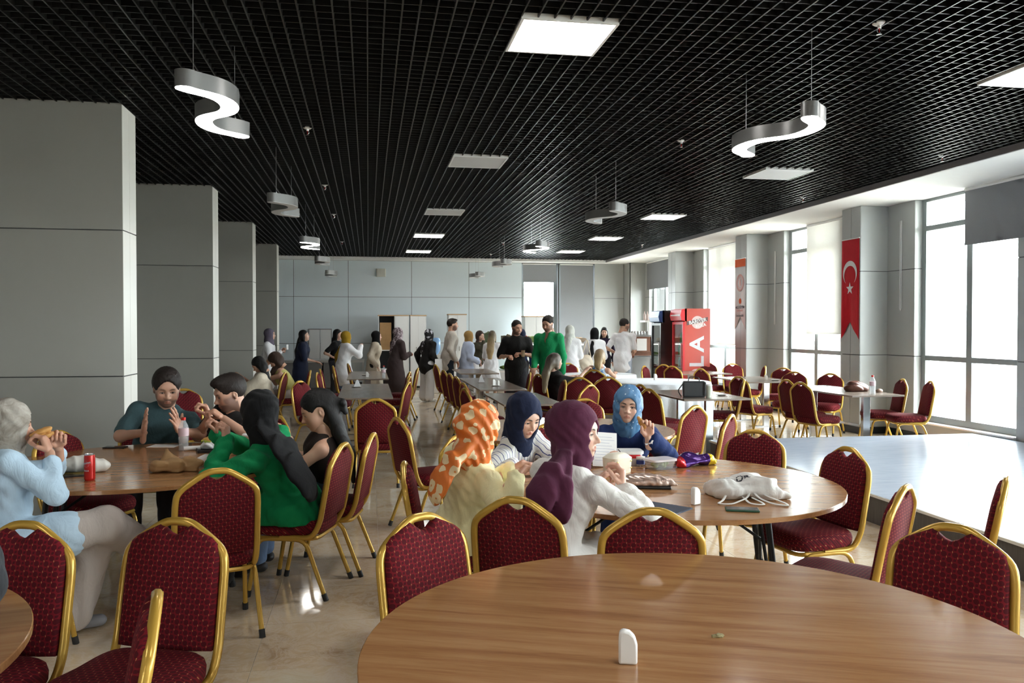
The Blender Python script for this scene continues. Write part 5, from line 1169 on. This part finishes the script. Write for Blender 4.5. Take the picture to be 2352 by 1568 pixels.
# left table things
r = empty('drink_can', (-1.55, 4.985, TZ), R(-20)); tag(r, 'tall red cola can on the left round table', 'can')
MB().lathe([(.024, 0), (.0285, .006), (.029, .012), (.029, .132), (.0265, .142)], 28).build('can_body', m_redcan, r, .6); MB().lathe([(.0265, .142), (.0268, .146), (.0235, .148), (.0225, .143), (.001, .143)], 28).build('can_lid', m_alu, r, .6)
def wrap_text(t_, sz, z, rad, par, m, ang0=-math.pi/2, tilt=0., nm='lettering'):
    q = text_mesh(nm, t_, sz, m, par, .0004)
    for v in q.data.vertices:
        a_ = ang0+v.co.x/rad; rr = rad+v.co.z; zz = v.co.y+v.co.x*tilt; v.co = (rr*math.cos(a_), rr*math.sin(a_), z+zz)
m_sil = plain('silver print', (.6, .6, .62), .4)
wrap_text('BARIYER', .0125, .098, .0293, r, m_sil, tilt=.2); wrap_text('KOLA', .011, .056, .0293, r, m_sil)
q = MB(); q.rings([[(.0292*math.cos(-math.pi/2+x/.029), .0292*math.sin(-math.pi/2+x/.029), .092+z) for x, z in [(.016*math.cos(2*math.pi*k/16), .016*math.sin(2*math.pi*k/16)) for k in range(16)]]], True, False); q.build('logo_disc', plain('pale logo', (.62, .30, .30), .4), r)
r = empty('quilted_purse', (-1.665, 5.26, TZ), R(10)); tag(r, 'white quilted purse with a gold chain on the left table', 'bag')
a = cut(ripple(union([el((-.03, .02, .045), (.10, .06, .055)), el((.06, 0, .035), (.085, .055, .045))], .03), lambda p: .005*np.abs(np.sin(60*p[:, 0]+20*p[:, 1]))-.002), half((0, 0, .002), (0, 0, -1)), .002); sobj('purse_body', a, .006, plain('white leather', (.72, .70, .64), .4), r)
MB().tube(fillet([(-.09, -.02, .05), (-.13, -.08, .012), (-.06, -.10, .012), (.02, -.09, .012), (.03, -.03, .06)], .02, 4), .0075, 6).build('chain', plain('gold chain', (.65, .45, .15), .2, .9, var=.6, scale=200), r, 1.)
r = empty('black_folder', (-1.74, 5.17, TZ), R(25)); tag(r, 'flat black folder under the white purse', 'folder'); MB().box(-.15, .13, -.10, .09, 0, .008).build('cover', m_blkp, r)
r = empty('paper_sheet', (-1.46, 6.33, TZ), R(-12)); tag(r, 'white sheet of paper before the man in teal', 'paper'); MB().box(-.10, .10, -.075, .07, 0, .0012).build('sheet', m_paper, r)
def bottle(x, y, z, label, cap=m_redcan, k=1., lab=(.75, .55, .6)):
    r = empty('water_bottle', (x, y, z)); tag(r, label, 'bottle', 'plastic water bottles'); P_ = [(.028, 0), (.031, .004), (.0315, .02), (.030, .05), (.0315, .06), (.0315, .14), (.029, .158), (.016, .185), (.0125, .192), (.0125, .2)]
    MB().lathe([(a_*k, b_*k) for a_, b_ in P_], 22).build('bottle_body', m_clear, r, .7); MB().lathe([(.0322*k, .095*k), (.0322*k, .145*k)], 22).build('label', plain('bottle label', lab, .4), r, .7)
    MB().lathe([(.0145*k, .196*k), (.0145*k, .214*k), (.001, .215*k)], 18).build('cap', cap, r, .7); MB().lathe([(.027*k, .003*k), (.029*k, .09*k), (.001, .091*k)], 18).build('water', clearmat('water', (.75, .8, .82), .25), r, .7); return r
bottle(-1.276, 6.08, TZ, 'water bottle with a red cap on the left round table', k=1.08); bottle(.26, 14.35, .75, 'water bottle with a pink cap on the far left table'); bottle(6.47, 9.79, .75, 'water bottle on the table by the nearest window', k=1.15)
r = empty('napkin_roll', (-1.215, 6.06, TZ), R(8)); tag(r, 'rolled white napkin beside the water bottle', 'napkin'); MB().tube([(-.055, 0, .016), (0, .002, .017), (.055, 0, .018)], .016, 10).build('roll', m_paper, r, 1.)
r = empty('paper_bag', (-1.13, 5.20, TZ), R(-5)); tag(r, 'crumpled brown paper takeaway bag on the left table', 'paper bag')
a = union([el((-.02, 0, .03), (.13, .07, .04)), rc((-.07, .02, .03), (-.07, .03, .12), .06, .014, ((0, 1, 0), 2.)), rc((.05, 0, .03), (.14, -.01, .05), .03, .02)], .04); a = cut(ripple(a, crumple(.020, 34, 5)), half((0, 0, .001), (0, 0, -1)), .002); sobj('kraft_bag', a, .006, m_kraft, r)
r = empty('wrapping_paper', (-1.0, 5.30, TZ), R(10)); tag(r, 'crumpled white wrapping paper behind the brown bag', 'paper'); a = union([rc((-.10, .03, .03), (.06, .04, .045), .022, .035), rc((.06, .04, .04), (.08, -.06, .012), .03, .018)], .04); sobj('paper', cut(ripple(a, crumple(.010, 40, 11)), half((0, 0, .001), (0, 0, -1)), .002), .006, m_paper, r)
r = empty('serving_tray', (-1.0, 6.08, TZ), R(15)); tag(r, 'black serving tray in front of the young man in black', 'tray'); MB().box(-.19, .19, -.13, .13, 0, .006).box(-.19, .19, -.13, -.122, 0, .018).box(-.19, .19, .122, .13, 0, .018).box(-.19, -.182, -.13, .13, 0, .018).box(.182, .19, -.13, .13, 0, .018).build('tray_body', m_blkp, r)
r = empty('burger', (-1.10, 6.08, TZ+.008), 0); tag(r, 'wrapped burger with lettuce on the black tray', 'burger'); sobj('bun', ripple(el((0, 0, .06), (.05, .045, .026)), folds(.002, 90)), .005, m_bread, r); sobj('wrapper', cut(ripple(el((0, 0, .03), (.06, .055, .045)), folds(.008, 60)), half((0, 0, .002), (0, 0, -1)), .002), .005, m_paper, r); sobj('lettuce', ripple(el((0, -.005, .056), (.056, .05, .009)), folds(.006, 130)), .004, plain('lettuce', (.35, .42, .05), .6), r)
def cup(x, y, z, label, m=None, h=.11, r0=.026, r1=.036, lid=True):
    r = empty('paper_cup', (x, y, z)); tag(r, label, 'cup'); MB().lathe([(r0, 0), (r1, h), (r1+.002, h+.003), (r1-.002, h), (r0-.002, .004)], 22).build('cup_body', m or plain('tan paper cup', (.45, .33, .22), .6), r, .7)
    if lid: MB().lathe([(r1+.003, h-.004), (r1+.003, h+.006), (r1-.006, h+.012), (.001, h+.012)], 22).build('lid', m_white, r, .7)
    return r
cup(-.83, 5.98, TZ, 'tan paper coffee cup behind the raised hand of the woman in green'); cup(4.17, 9.70, .75, 'pale green takeaway cup beside the black handbag', plain('pale green cup', (.55, .6, .5), .5), .15, .033, .042)
shaker(6.46, 12.7, .75, 0, 'white porcelain shaker on the table by the middle window'); shaker(4.66, 13.0, .752, .4, 'white porcelain shaker on the nearer white cloth table', 1.2)
def saucer(x, y, label, z=.75):
    r = empty('saucer', (x, y, z)); tag(r, label, 'saucer', 'white saucers'); MB().lathe([(.04, 0), (.075, .012), (.076, .014), (.04, .005), (.001, .005)], 24).build('dish', m_por, r, .7)
saucer(6.55, 12.55, 'white saucer beside the shaker by the middle window'); saucer(4.44, 9.92, 'pale coaster right of the takeaway cup'); saucer(1.86, 12.1, 'white saucer under the shakers on the middle table'); saucer(-.17, 12.2, 'white saucer under the napkin stand on the left table'); saucer(-.05, 15.2, 'white saucer on the farthest left table')
shaker(1.83, 12.10, .757, .3, 'white salt shaker on the saucer of the middle table, left one', 1.1); shaker(1.90, 12.12, .757, 1., 'white pepper shaker on the saucer of the middle table, right one', .9); shaker(-.02, 14.6, .75, 0, 'white shaker on the farthest left table', 1.1)
for (x, y, lb) in ((1.75, 12.9, 'white napkin pyramid on the middle table'), (-.16, 12.2, 'white napkin pyramid on the left table')):
    r = empty('napkin_stand', (x, y, .758)); tag(r, lb, 'napkins'); MB().rings([[(-.05, -.035, 0), (.05, -.035, 0), (.05, .035, 0), (-.05, .035, 0)], [(-.012, -.01, .10), (.012, -.01, .10), (.012, .01, .10), (-.012, .01, .10)]]).build('napkin', m_paper, r)
# handbags
r = empty('black_handbag', (4.0, 9.76, .75), R(-14)); tag(r, 'boxy black leather handbag on the window side table', 'handbag'); MB().box(-.14, .14, -.05, .05, 0, .20).build('bag_body', plain('grey black leather', (.05, .055, .06), .3), r, bevel=.02); MB().tube(fillet([(-.07, 0, .19), (-.06, 0, .25), (.06, 0, .25), (.07, 0, .19)], .03, 4), .006, 6).build('handle', m_blkp, r, 1.); MB().box(.10, .145, -.055, .055, .02, .19).build('side_gusset', m_blkp, r, bevel=.01); MB().tube(fillet([(-.14, 0, .16), (-.20, -.02, .08), (-.16, -.03, .01)], .03, 4), .007, 6).build('strap', m_blkp, r, 1.)
r = empty('brown_bag', (6.50, 10.25, .75), R(10)); tag(r, 'slouchy brown leather bag on the table by the nearest window', 'handbag'); sobj('bag_body', cut(ripple(union([el((0, 0, .06), (.15, .10, .08)), el((.1, 0, .04), (.12, .09, .05))], .05), folds(.014, 30)), half((0, 0, .001), (0, 0, -1)), .002), .009, plain('brown leather', (.10, .035, .022), .3), r)
r = empty('round_trinket', (6.74, 10.05, .75)); tag(r, 'small rounded brown case beside the slouchy bag', 'case'); sobj('case', cut(el((0, 0, .02), (.05, .035, .03)), half((0, 0, 0), (0, 0, -1)), .002), .006, plain('brown case', (.3, .2, .15), .3), r)
r = empty('shoulder_bag', (4.50, 16.80, 0)); tag(r, 'cream shoulder bag of the woman with the long black headscarf', 'handbag'); sobj('bag_body', ripple(el((0, 0, .88), (.15, .08, .17)), folds(.008, 24)), .015, plain('cream leather bag', (.66, .58, .46), .5), r); MB().tube(fillet([(-.1, 0, 1.0), (.02, 0, 1.38), (.1, 0, 1.0)], .05, 4), .012, 6).build('strap', plain('cream strap', (.66, .58, .46), .5), r, 1.)
# corner table things at the lower left
r = empty('sleeve_stand_in', (-1.16, 2.56, TZ), R(20)); tag(r, 'dark grey backpack shaped as a bag at the lower left edge', 'sleeve_stand_in'); sobj('bag_body', cut(ripple(union([el((0, 0, .15), (.13, .09, .17))], .03), folds(.008, 28)), half((0, 0, .001), (0, 0, -1)), .003), .010, cloth('charcoal nylon', (.03, .032, .036)), r)  # bag shape put in place of a person's cut-off dark sleeve
r = empty('red_pouch', (-1.00, 2.12, TZ), R(30)); tag(r, 'red knitted pouch in the bottom left corner', 'pouch'); sobj('pouch', cut(ripple(union([el((0, 0, .02), (.11, .08, .035))], .03), lambda p: .004*np.sin(220*p[:, 0]+40*p[:, 2])), half((0, 0, .001), (0, 0, -1)), .002), .006, cloth('red knit', (.55, .05, .025)), r)
# things held farther back
wp = in_world(I23, (2.58, 14.45), 178, I23['A'][-1][2]); cup(wp.x+.02, wp.y-.08, wp.z-.05, 'paper cup held by the man in the black T-shirt', plain('tan paper cup held', (.5, .36, .22), .6), lid=False)
o = MB().tube([(-.07, 0, 0), (-.02, 0, .012), (.07, 0, 0)], .008, 6, flat=(1, 1)).tube([(-.07, 0, 0), (-.075, .13, -.03)], .003, 5).tube([(.07, 0, 0), (.075, .13, -.03)], .003, 5).build('sunglasses', m_blkp, None, 1., (2.58, 14.34, 1.715)); tag(o, 'dark sunglasses pushed up on the head of the man in black', 'sunglasses')
o = sobj('bread_loaf', ripple(union([el((0, 0, 0), (.11, .05, .035)), el((0, .01, .05), (.11, .05, .03))], .01), folds(.004, 60)), .012, m_bread, None); o.location = (2.80, 17.4, 1.06); tag(o, 'stack of bread carried by the woman with ombre hair', 'bread')
o = MB().box(-.10, .10, -.004, .004, -.14, .14).build('paper_sheets', m_paper, None, None, (1.50, 17.85, .80), .5); tag(o, 'white papers carried by the woman in the black jacket', 'paper')
o = MB().box(-.02, .02, -.004, .004, -.05, .05).build('held_phone', m_white, None, None, (-1.62, 17.3, 1.22), .5); tag(o, 'white phone held by the woman by the farthest column', 'phone')
# ------------------------------------------------------------------ banners
m_flag = cloth('red flag cloth', (.52, .012, .022), .06, .02); m_fw = cloth('white print', (.80, .78, .78), .03, .02)
def banner(y0, y1, z0, z1, name, label, m, x=XP-.012):
    r = empty(name, (x, (y0+y1)/2, z0)); tag(r, label, 'banner'); w_ = (y1-y0)/2; h_ = z1-z0
    n = 10; v = []; f = []
    for i in range(n+1):
        t = -1+2*i/n
        zb = .0+.26*(1-abs(t)); wv = .006*math.sin(i*1.7)
        v += [(wv, t*w_, zb), (wv*.5, t*w_, h_*.5+.1), (0, t*w_, h_)]
    for i in range(n):
        for j in range(2): a_ = i*3+j; f.append((a_, a_+3, a_+4, a_+1))
    o = MB().add(v, f).build('cloth', m, r, 1.5); so = o.modifiers.new('solid', 'SOLIDIFY'); so.thickness = .002
    MB().tube([(0, -w_-.01, h_), (0, w_+.01, h_)], .008, 8).build('rod', m_white, r, 1.); return r, w_, h_
def flat_poly(pts, name, m, par, x=-.006):
    MB().prism([(p[0], p[1]) for p in pts], x, x+.0015, 'x').build(name, m, par)
r, w_, h_ = banner(11.47, 11.93, 1.44, 2.98, 'flag_banner', 'long red flag with a white crescent and star hanging on the near pier', m_flag)
cz = h_*.66; n = 30; ro, ri, off = .19, .155, .042
a0 = R(38); crescent = [(ro*math.sin(a0+(2*math.pi-2*a0)*k/n)*.98, cz-ro*math.cos(a0+(2*math.pi-2*a0)*k/n)) for k in range(n+1)]
tip = crescent[0]; ai = math.atan2(tip[0], -(tip[1]-(cz-off)))
inner = [(ri*math.sin(ai+(2*math.pi-2*ai)*k/n), cz-off-ri*math.cos(ai+(2*math.pi-2*ai)*k/n)) for k in range(n, -1, -1)]
cm = MB(); cm.add([(-.006, p[0], p[1]) for p in crescent]+[(-.006, p[0], p[1]) for p in inner[::-1]], [(k, k+1, n+1+k+1, n+1+k) for k in range(n)]); cm.build('crescent', m_fw, r)
st = [((.10 if k % 2 == 0 else .04)*math.sin(math.pi*k/5), cz-.24+(.10 if k % 2 == 0 else .04)*math.cos(math.pi*k/5)) for k in range(10)]; MB().add([(-.006, *p) for p in st]+[(-.006, 0, cz-.24)], [(k, (k+1) % 10, 10) for k in range(10)]).build('star', m_fw, r)
m_orn = cloth('orange print', (.75, .13, .035), .05, .02); m_txt = plain('grey lettering', (.06, .06, .08), .7); m_ring = plain('pale red emblem print', (.75, .42, .38), .7)
r, w_, h_ = banner(15.30, 15.76, 1.58, 2.99, 'white_banner', 'white swallow-tailed banner with an orange top and round emblem on the far pier', m_fw)
MB().box(-.006, -.003, -w_, w_, h_-.16, h_-.005).build('orange_band', m_orn, r)
for rr, wd in ((.165, .008), (.145, .02), (.10, .006)):
    MB().rings([[(-.006, (rr+d)*math.sin(2*math.pi*k/32), h_*.66+(rr+d)*math.cos(2*math.pi*k/32)) for k in range(32)] for d in (-wd, wd)], False, False).build('emblem_ring', m_ring, r)
MB().box(-.006, -.004, -.03, .03, h_*.66-.06, h_*.66+.07).build('emblem_figure', m_ring, r); MB().lathe([(.001, -.004), (.055, -.004), (.055, -.003)], 18, (0, 0, h_*.40), 'x').build('emblem_dot', m_orn, r)
for t_, sz, zz, mm in (('MİLLÎ EĞİTİM', .062, .31, m_txt), ('BAKANLIĞI', .05, .265, m_ring), ('İL MÜDÜRLÜĞÜ', .045, .19, m_txt)):
    q = text_mesh('lettering', t_, sz, mm, r, .0005); q.location = (-.007, 0, h_*zz); q.rotation_euler = (R(90), 0, R(-90))
# ------------------------------------------------------------------ fridges
m_fr = plain('red fridge vinyl', (.60, .07, .045), .35, var=.05); m_frd = plain('bright red plastic', (.70, .03, .04), .3, var=.03); m_fint = plain('white fridge interior', (.8, .82, .82), .5); m_fg = m_glass
def fridge(x0, x1, y0, y1, h, label, red):
    r = empty('drinks_fridge', (x0, y0, 0)); tag(r, label, 'fridge'); w_, d_ = x1-x0, y1-y0; ms = m_fr if red else m_blkp; mf = m_frd if red else m_blkp
    MB().box(.06, w_, 0, .03, .05, h).build('side_panel', ms, r); MB().box(.06, w_, d_-.03, d_, .05, h).build('side_panel', ms, r); MB().box(w_-.03, w_, .03, d_-.03, .05, h).build('back_panel', ms, r); MB().box(.08, w_-.05, .05, d_-.05, 0, .05).build('plinth', m_blkp, r); MB().box(.06, w_-.03, .03, d_-.03, .05, .25).build('base', ms, r); MB().box(.06, w_-.03, .03, d_-.03, h-.06, h).build('roof_panel', ms, r)
    MB().box(w_-.05, w_-.031, .03, d_-.03, .25, h-.06).build('inner_back', m_fint, r)
    hd = MB().prism([(.10, h-.26), (-.01, h-.24), (-.035, h-.14), (-.01, h-.02), (.10, h)], 0, d_, 'y').build('header', mf if red else plain('blue header', (.04, .13, .35), .3), r, .5)
    MB().prism([(-.033+.0, h-.15), (-.036, h-.14), (-.033, h-.12)], .04, d_-.04, 'y').build('header_stripe', m_white, hd)
    dr = MB().box(.02, .06, 0, .05, .22, h-.27).box(.02, .06, d_-.05, d_, .22, h-.27).box(.02, .06, .05, d_-.05, .22, .27).box(.02, .06, .05, d_-.05, h-.32, h-.27).build('door_frame', m_blkp if not red else m_frd, r); MB().box(.035, .042, .05, d_-.05, .27, h-.32).build('pane', m_fg, dr); MB().box(-.005, .02, .06, .08, .8, 1.3).build('handle', m_alu, dr)
    MB().box(.065, .09, .06, .085, .3, h-.35).build('light_strip', emit('fridge light', (1, 1, 1), 5.), r)
    cols = [(.02, .25, .06), (.6, .03, .03), (.7, .5, .05), (.03, .1, .4), (.75, .75, .72)]
    for k in range(5):
        z_ = .30+k*(h-.75)/5; MB().box(.07, w_-.06, .035, d_-.035, z_-.012, z_).build('shelf', m_fint, r)
    return r, w_, d_
r, fw_, fd_ = fridge(6.24, 6.84, 15.85, 16.45, 2.0, 'tall red cola drinks fridge with lettering on its side', True)
# the lettering runs up the side that faces the camera
def side_text(t_, sz, x, z, rot, m, nm='lettering', sx=1.):
    q = text_mesh(nm, t_, sz, m, r, .001, sx=sx); q.location = (x, -.003, z); q.rotation_euler = (R(90), R(-rot), 0); return q
MB().lathe([(.001, .002), (.13, .002), (.13, 0)], 30, (.33, 0, 1.72), 'y').build('logo_disc', plain('pale logo print', (.80, .62, .60), .5), r)
MB().prism([(.10, 1.66), (.55, 1.75), (.55, 1.83), (.10, 1.74)], -.004, -.002, 'y').build('logo_shadow', plain('dark print', (.12, .05, .05), .5), r)
side_text('BARIYER', .10, .33, 1.742, 11, m_white).location.y = -.006; side_text('KOLA', .085, .40, 1.655, 11, m_white)
side_text('A', .42, .33, 1.28, 90, plain('silver white print', (.80, .80, .84), .5), sx=1.1); side_text('L', .42, .33, .92, 90, plain('silver white print l', (.78, .70, .72), .5), sx=1.1); side_text('O', .46, .33, .58, 90, plain('pale rose print', (.80, .55, .52), .5), sx=1.1); side_text('K', .42, .33, .22, 90, plain('white rose print', (.82, .72, .72), .5), sx=1.1)
DR = [(.02, .25, .06), (.55, .03, .03), (.65, .45, .05), (.03, .1, .4), (.7, .7, .68)]; dm = [plain('drink %d' % i, c, .25) for i, c in enumerate(DR)]
for k in range(5):
    z_ = .30+k*(2.0-.75)/5
    for j in range(5):
        o = MB().lathe([(.028, 0), (.03, .01), (.03, .14), (.012, .19), (.012, .215)], 12).build('drink_bottle', dm[(k+j//2) % 5], None, .8, (6.24+.14, 15.85+.10+.1*j, z_)); tag(o, 'bottle %s in the red fridge, shelf %s from the bottom' % (['nearest the side', 'second from the side', 'in the middle', 'second from the back', 'at the back'][j], ['first', 'second', 'third', 'fourth', 'fifth'][k]), 'bottle', 'drink bottles in the red fridge')
r2, _, _ = fridge(6.10, 6.70, 16.75, 17.35, 1.98, 'black drinks fridge with a blue header behind the red fridge', False)
# ------------------------------------------------------------------ counters and cabinets at the back
m_st = plain('brushed steel', (.45, .46, .46), .3, .7, var=.05); m_cab = panel_mat('white cabinet board', (.74, .76, .76), .5); m_cabi = plain('dark cabinet inside', (.05, .055, .06), .8); m_copper = plain('copper brown panel', (.26, .13, .09), .3, .5, var=.2); m_ctop = plain('beech edge', (.5, .34, .2), .6)
def cabinet(x0, x1, y0, y1, h, label, side=None):
    r = empty('cabinet', (x0, y0, 0)); tag(r, label, 'cabinet', 'tall white cabinets'); w_, d_ = x1-x0, y1-y0
    MB().box(0, w_, 0, d_, .06, h-.03).build('body', m_cab, r); MB().box(-.01, w_+.01, -.01, d_, h-.03, h).build('top_board', m_ctop, r); MB().box(.02, w_-.02, .02, d_, 0, .06).build('plinth', m_skirt, r)
    for a_, b_ in ((.005, w_/2-.004), (w_/2+.004, w_-.005)):
        d = MB().box(a_, b_, -.018, 0, .07, h-.04).build('door', m_cab, r); MB().box((b_-.05 if a_ < .1 else a_+.035), (b_-.035 if a_ < .1 else a_+.05), -.03, -.018, h*.5, h*.5+.12).build('handle', m_alu, d)
    return r
r = empty('open_cabinet', (.26, 22.1, 0)); tag(r, 'open tall cabinet with a cardboard box inside, door ajar', 'cabinet', 'tall white cabinets')
MB().box(0, .02, 0, .45, 0, 1.92).build('side_panel', m_cab, r); MB().box(.42, .44, 0, .45, 0, 1.92).build('side_panel', m_cab, r); MB().box(0, .44, .43, .45, 0, 1.92).build('back_panel', m_cabi, r); MB().box(-.01, .80, -.01, .45, 1.92, 1.95).build('top_board', m_ctop, r); MB().box(.44, .80, 0, .45, 0, 1.92).build('closed_half', m_cab, r); MB().box(.44, .80, -.018, 0, .05, 1.9).build('door', m_cab, r)
for z_ in (.5, 1.0): MB().box(.02, .42, 0, .43, z_, z_+.02).build('shelf', m_cab, r)
o = MB().box(0, .30, 0, .3, 0, .72).build('cardboard_box', m_kraft, None, None, (.30, 22.13, 1.025)); tag(o, 'brown cardboard box inside the open cabinet', 'box')
cabinet(1.10, 1.52, 22.1, 22.55, 1.95, 'narrow white cabinet left of the man in the beige shirt'); cabinet(2.12, 2.60, 22.1, 22.55, 1.98, 'white cabinet behind the man in the beige shirt'); cabinet(4.20, 4.82, 22.1, 22.6, 1.93, 'grey white cabinet below the bright back window')
# sink bench and board at the left back
r = empty('steel_bench', (-2.2, 21.6, 0)); tag(r, 'long grey steel bench along the back wall', 'bench'); MB().box(0, 2.1, 0, .6, .72, .78).build('worktop', m_st, r); 
for x_ in (.04, 1.05, 2.06):
    for y_ in (.04, .56): MB().box(x_-.02, x_+.02, y_-.02, y_+.02, 0, .72).build('leg', m_st, r)
MB().box(.0, 1.55, .02, .05, .08, .72).build('front_panel', plain('dark grey panel', (.13, .13, .13), .5), r)
r = empty('white_board', (-1.60, 23.17, .76)); tag(r, 'white two-panel board with a grey frame above the bench', 'board')
for a_, b_ in ((0, .30), (.30, .60)): MB().box(a_+.006, b_-.006, 0, .02, 0, .80).build('panel', m_cab, r)
MB().box(-.012, .612, -.004, .024, .80, .82).box(-.012, 0, -.004, .024, 0, .80).box(.60, .612, -.004, .024, 0, .80).build('frame', m_fascia, r)
# serving counter with glass display
r = empty('serving_counter', (2.75, 19.3, 0)); tag(r, 'white serving counter with a lit glass display case', 'counter')
MB().box(0, 2.75, 0, .7, .05, .55).build('base', m_cab, r); MB().box(.02, 2.73, .05, .7, 0, .05).build('plinth', m_skirt, r); MB().box(0, 2.75, 0, .7, .55, .60).build('lower_shelf', m_white, r); MB().box(0, 2.75, 0, .7, 1.22, 1.26).build('top_board', m_white, r); MB().box(0, 2.75, .0, .008, .60, 1.22).build('pane', m_glass, r); MB().box(.02, 2.73, .08, .66, .90, .91).build('glass_shelf', m_glass, r); MB().box(.02, 2.73, .02, .05, 1.195, 1.22).build('light_strip', emit('display light strip', (1, .97, .9), 6.), r)
for x_ in (0, .92, 1.83, 2.74): MB().box(x_-.01, x_+.01, 0, .7, .60, 1.22).build('divider', m_alu, r)
fm = [m_bread, plain('green salad', (.15, .25, .04), .6), plain('tomato red', (.5, .05, .03), .5), plain('pastry', (.6, .42, .2), .7)]
for k in range(9):
    for zz in (.605, .915):
        o = sobj('food_dish', ripple(el((0, 0, .03), (.12, .16, .045)), folds(.006, 50)), .02, fm[(k*3+int(zz*10)) % 4], None); o.location = (2.95+.29*k, 19.68, zz+.02); tag(o, '%s dish of food from the left on the %s shelf of the display' % (['first', 'second', 'third', 'fourth', 'fifth', 'sixth', 'seventh', 'eighth', 'ninth'][k], 'upper' if zz > .8 else 'lower'), 'food', 'dishes in the display case')
for x_, w2, h2, c_, lb in ((2.85, .28, .22, (.08, .11, .05), 'dark green crate of bottles at the left end of the counter'), (3.30, .30, .16, (.12, .10, .06), 'brown basket on the counter behind the man in black'), (3.72, .14, .14, (.55, .05, .03), 'red box on the counter by the man in green'), (3.9, .34, .13, (.20, .28, .08), 'green vegetable crate on the counter'), (4.30, .30, .20, (.5, .28, .12), 'orange fruit crate on the counter right of the green crate'), (5.0, .40, .10, (.45, .35, .25), 'tray of pastries on the right of the counter')):
    r = empty('counter_crate', (x_, 19.55, 1.26)); tag(r, lb, 'crate'); m_ = plain('crate '+lb[:10]+str(x_), c_, .6); w3 = w2/2
    MB().box(-w3, w3, -.14, .14, 0, .012).box(-w3, w3, -.14, -.128, 0, h2).box(-w3, w3, .128, .14, 0, h2).box(-w3, -w3+.012, -.128, .128, 0, h2).box(w3-.012, w3, -.128, .128, 0, h2).build('crate_body', m_, r)
    sobj('contents', ripple(el((0, 0, h2*.6), (w3*.9, .12, h2*.55)), folds(.02, 40)), .02, plain('produce '+str(x_), col(c_, 1.6), .6), r)
r = empty('coffee_counter', (6.0, 18.3, 0)); tag(r, 'stainless steel counter under the coffee machine', 'counter'); MB().box(0, 1.15, 0, .65, .90, .94).build('worktop', m_st, r)
for x_ in (.0, 1.11): MB().box(x_, x_+.04, 0, .65, 0, .90).build('leg_panel', m_st, r)
MB().box(.04, 1.11, .10, .63, .05, .90).build('cupboard', m_st, r); MB().box(.5, .56, .06, .10, .1, .9).build('post', m_white, r)
r = empty('coffee_machine', (6.02, 18.4, .94)); tag(r, 'coffee machine with copper brown panels and cups on top', 'coffee machine'); MB().box(0, .95, .03, .5, .02, .12).build('drip_base', m_copper, r); MB().box(0, .45, 0, .5, .12, .46).build('front_panel', m_copper, r); MB().box(.47, .92, 0, .5, .12, .46).build('front_panel', m_copper, r); MB().box(-.01, .96, -.01, .5, .46, .50).build('cup_tray', m_st, r); MB().box(.12, .36, -.004, 0, .14, .42).build('notice', m_paper, r); MB().box(.30, .75, -.05, .3, .80, .84).build('hood', m_white, r); MB().box(.42, .45, .1, .13, .50, .80).build('hood_post', m_white, r)
for k in range(6):
    o = MB().lathe([(.025, 0), (.035, .09), (.033, .09), (.022, .006)], 12).build('steel_cup', m_alu, None, .8, (6.08+.07*k, 18.55, 1.441)); tag(o, '%s steel cup from the left on the coffee machine' % ['first', 'second', 'third', 'fourth', 'fifth', 'sixth'][k], 'cup', 'cups on the coffee machine')
for k in range(4):
    o = MB().lathe([(.03, 0), (.032, .01), (.032, .13), (.012, .17), (.011, .21)], 12).build('syrup_bottle', m_cream if False else plain('syrup bottle %d' % k, (.7, .55, .5), .3), None, .8, (6.36+.07*k, 18.5, 1.781)); tag(o, '%s syrup bottle from the left above the coffee machine' % ['first', 'second', 'third', 'fourth'][k], 'bottle', 'syrup bottles')
# water dispenser
r = empty('water_dispenser', (1.62, 20.4, 0)); tag(r, 'water dispenser with a blue bottle behind the woman in the black jacket', 'water dispenser'); MB().box(-.15, .15, -.15, .15, 0, .95).build('cabinet', m_white, r, bevel=.02); MB().lathe([(.06, .95), (.10, 1.0), (.135, 1.05), (.135, 1.30), (.10, 1.36), (.001, 1.37)], 20).build('water_bottle', clearmat('blue plastic', (.25, .5, .85), .6), r, .8); MB().box(-.08, .08, -.17, -.15, .75, .85).build('tap_panel', m_blkp, r)
# blind chains on the wall panels
for y_, z0, z1, lb in ((11.1, 1.9, 3.2, 'thin white blind chain on the wall right of the red flag'), (14.95, 1.7, 3.1, 'thin white blind chain right of the white banner')):
    o = MB().tube([(XW-.012, y_, z0), (XW-.012, y_, z1)], .006, 5).tube([(XW-.012, y_+.03, z0), (XW-.012, y_+.03, z1)], .006, 5).tube([(XW-.012, y_, z0), (XW-.012, y_+.015, z0-.03), (XW-.012, y_+.03, z0)], .006, 5).build('blind_chain', m_white, None, 1.); tag(o, lb, 'blind chain')
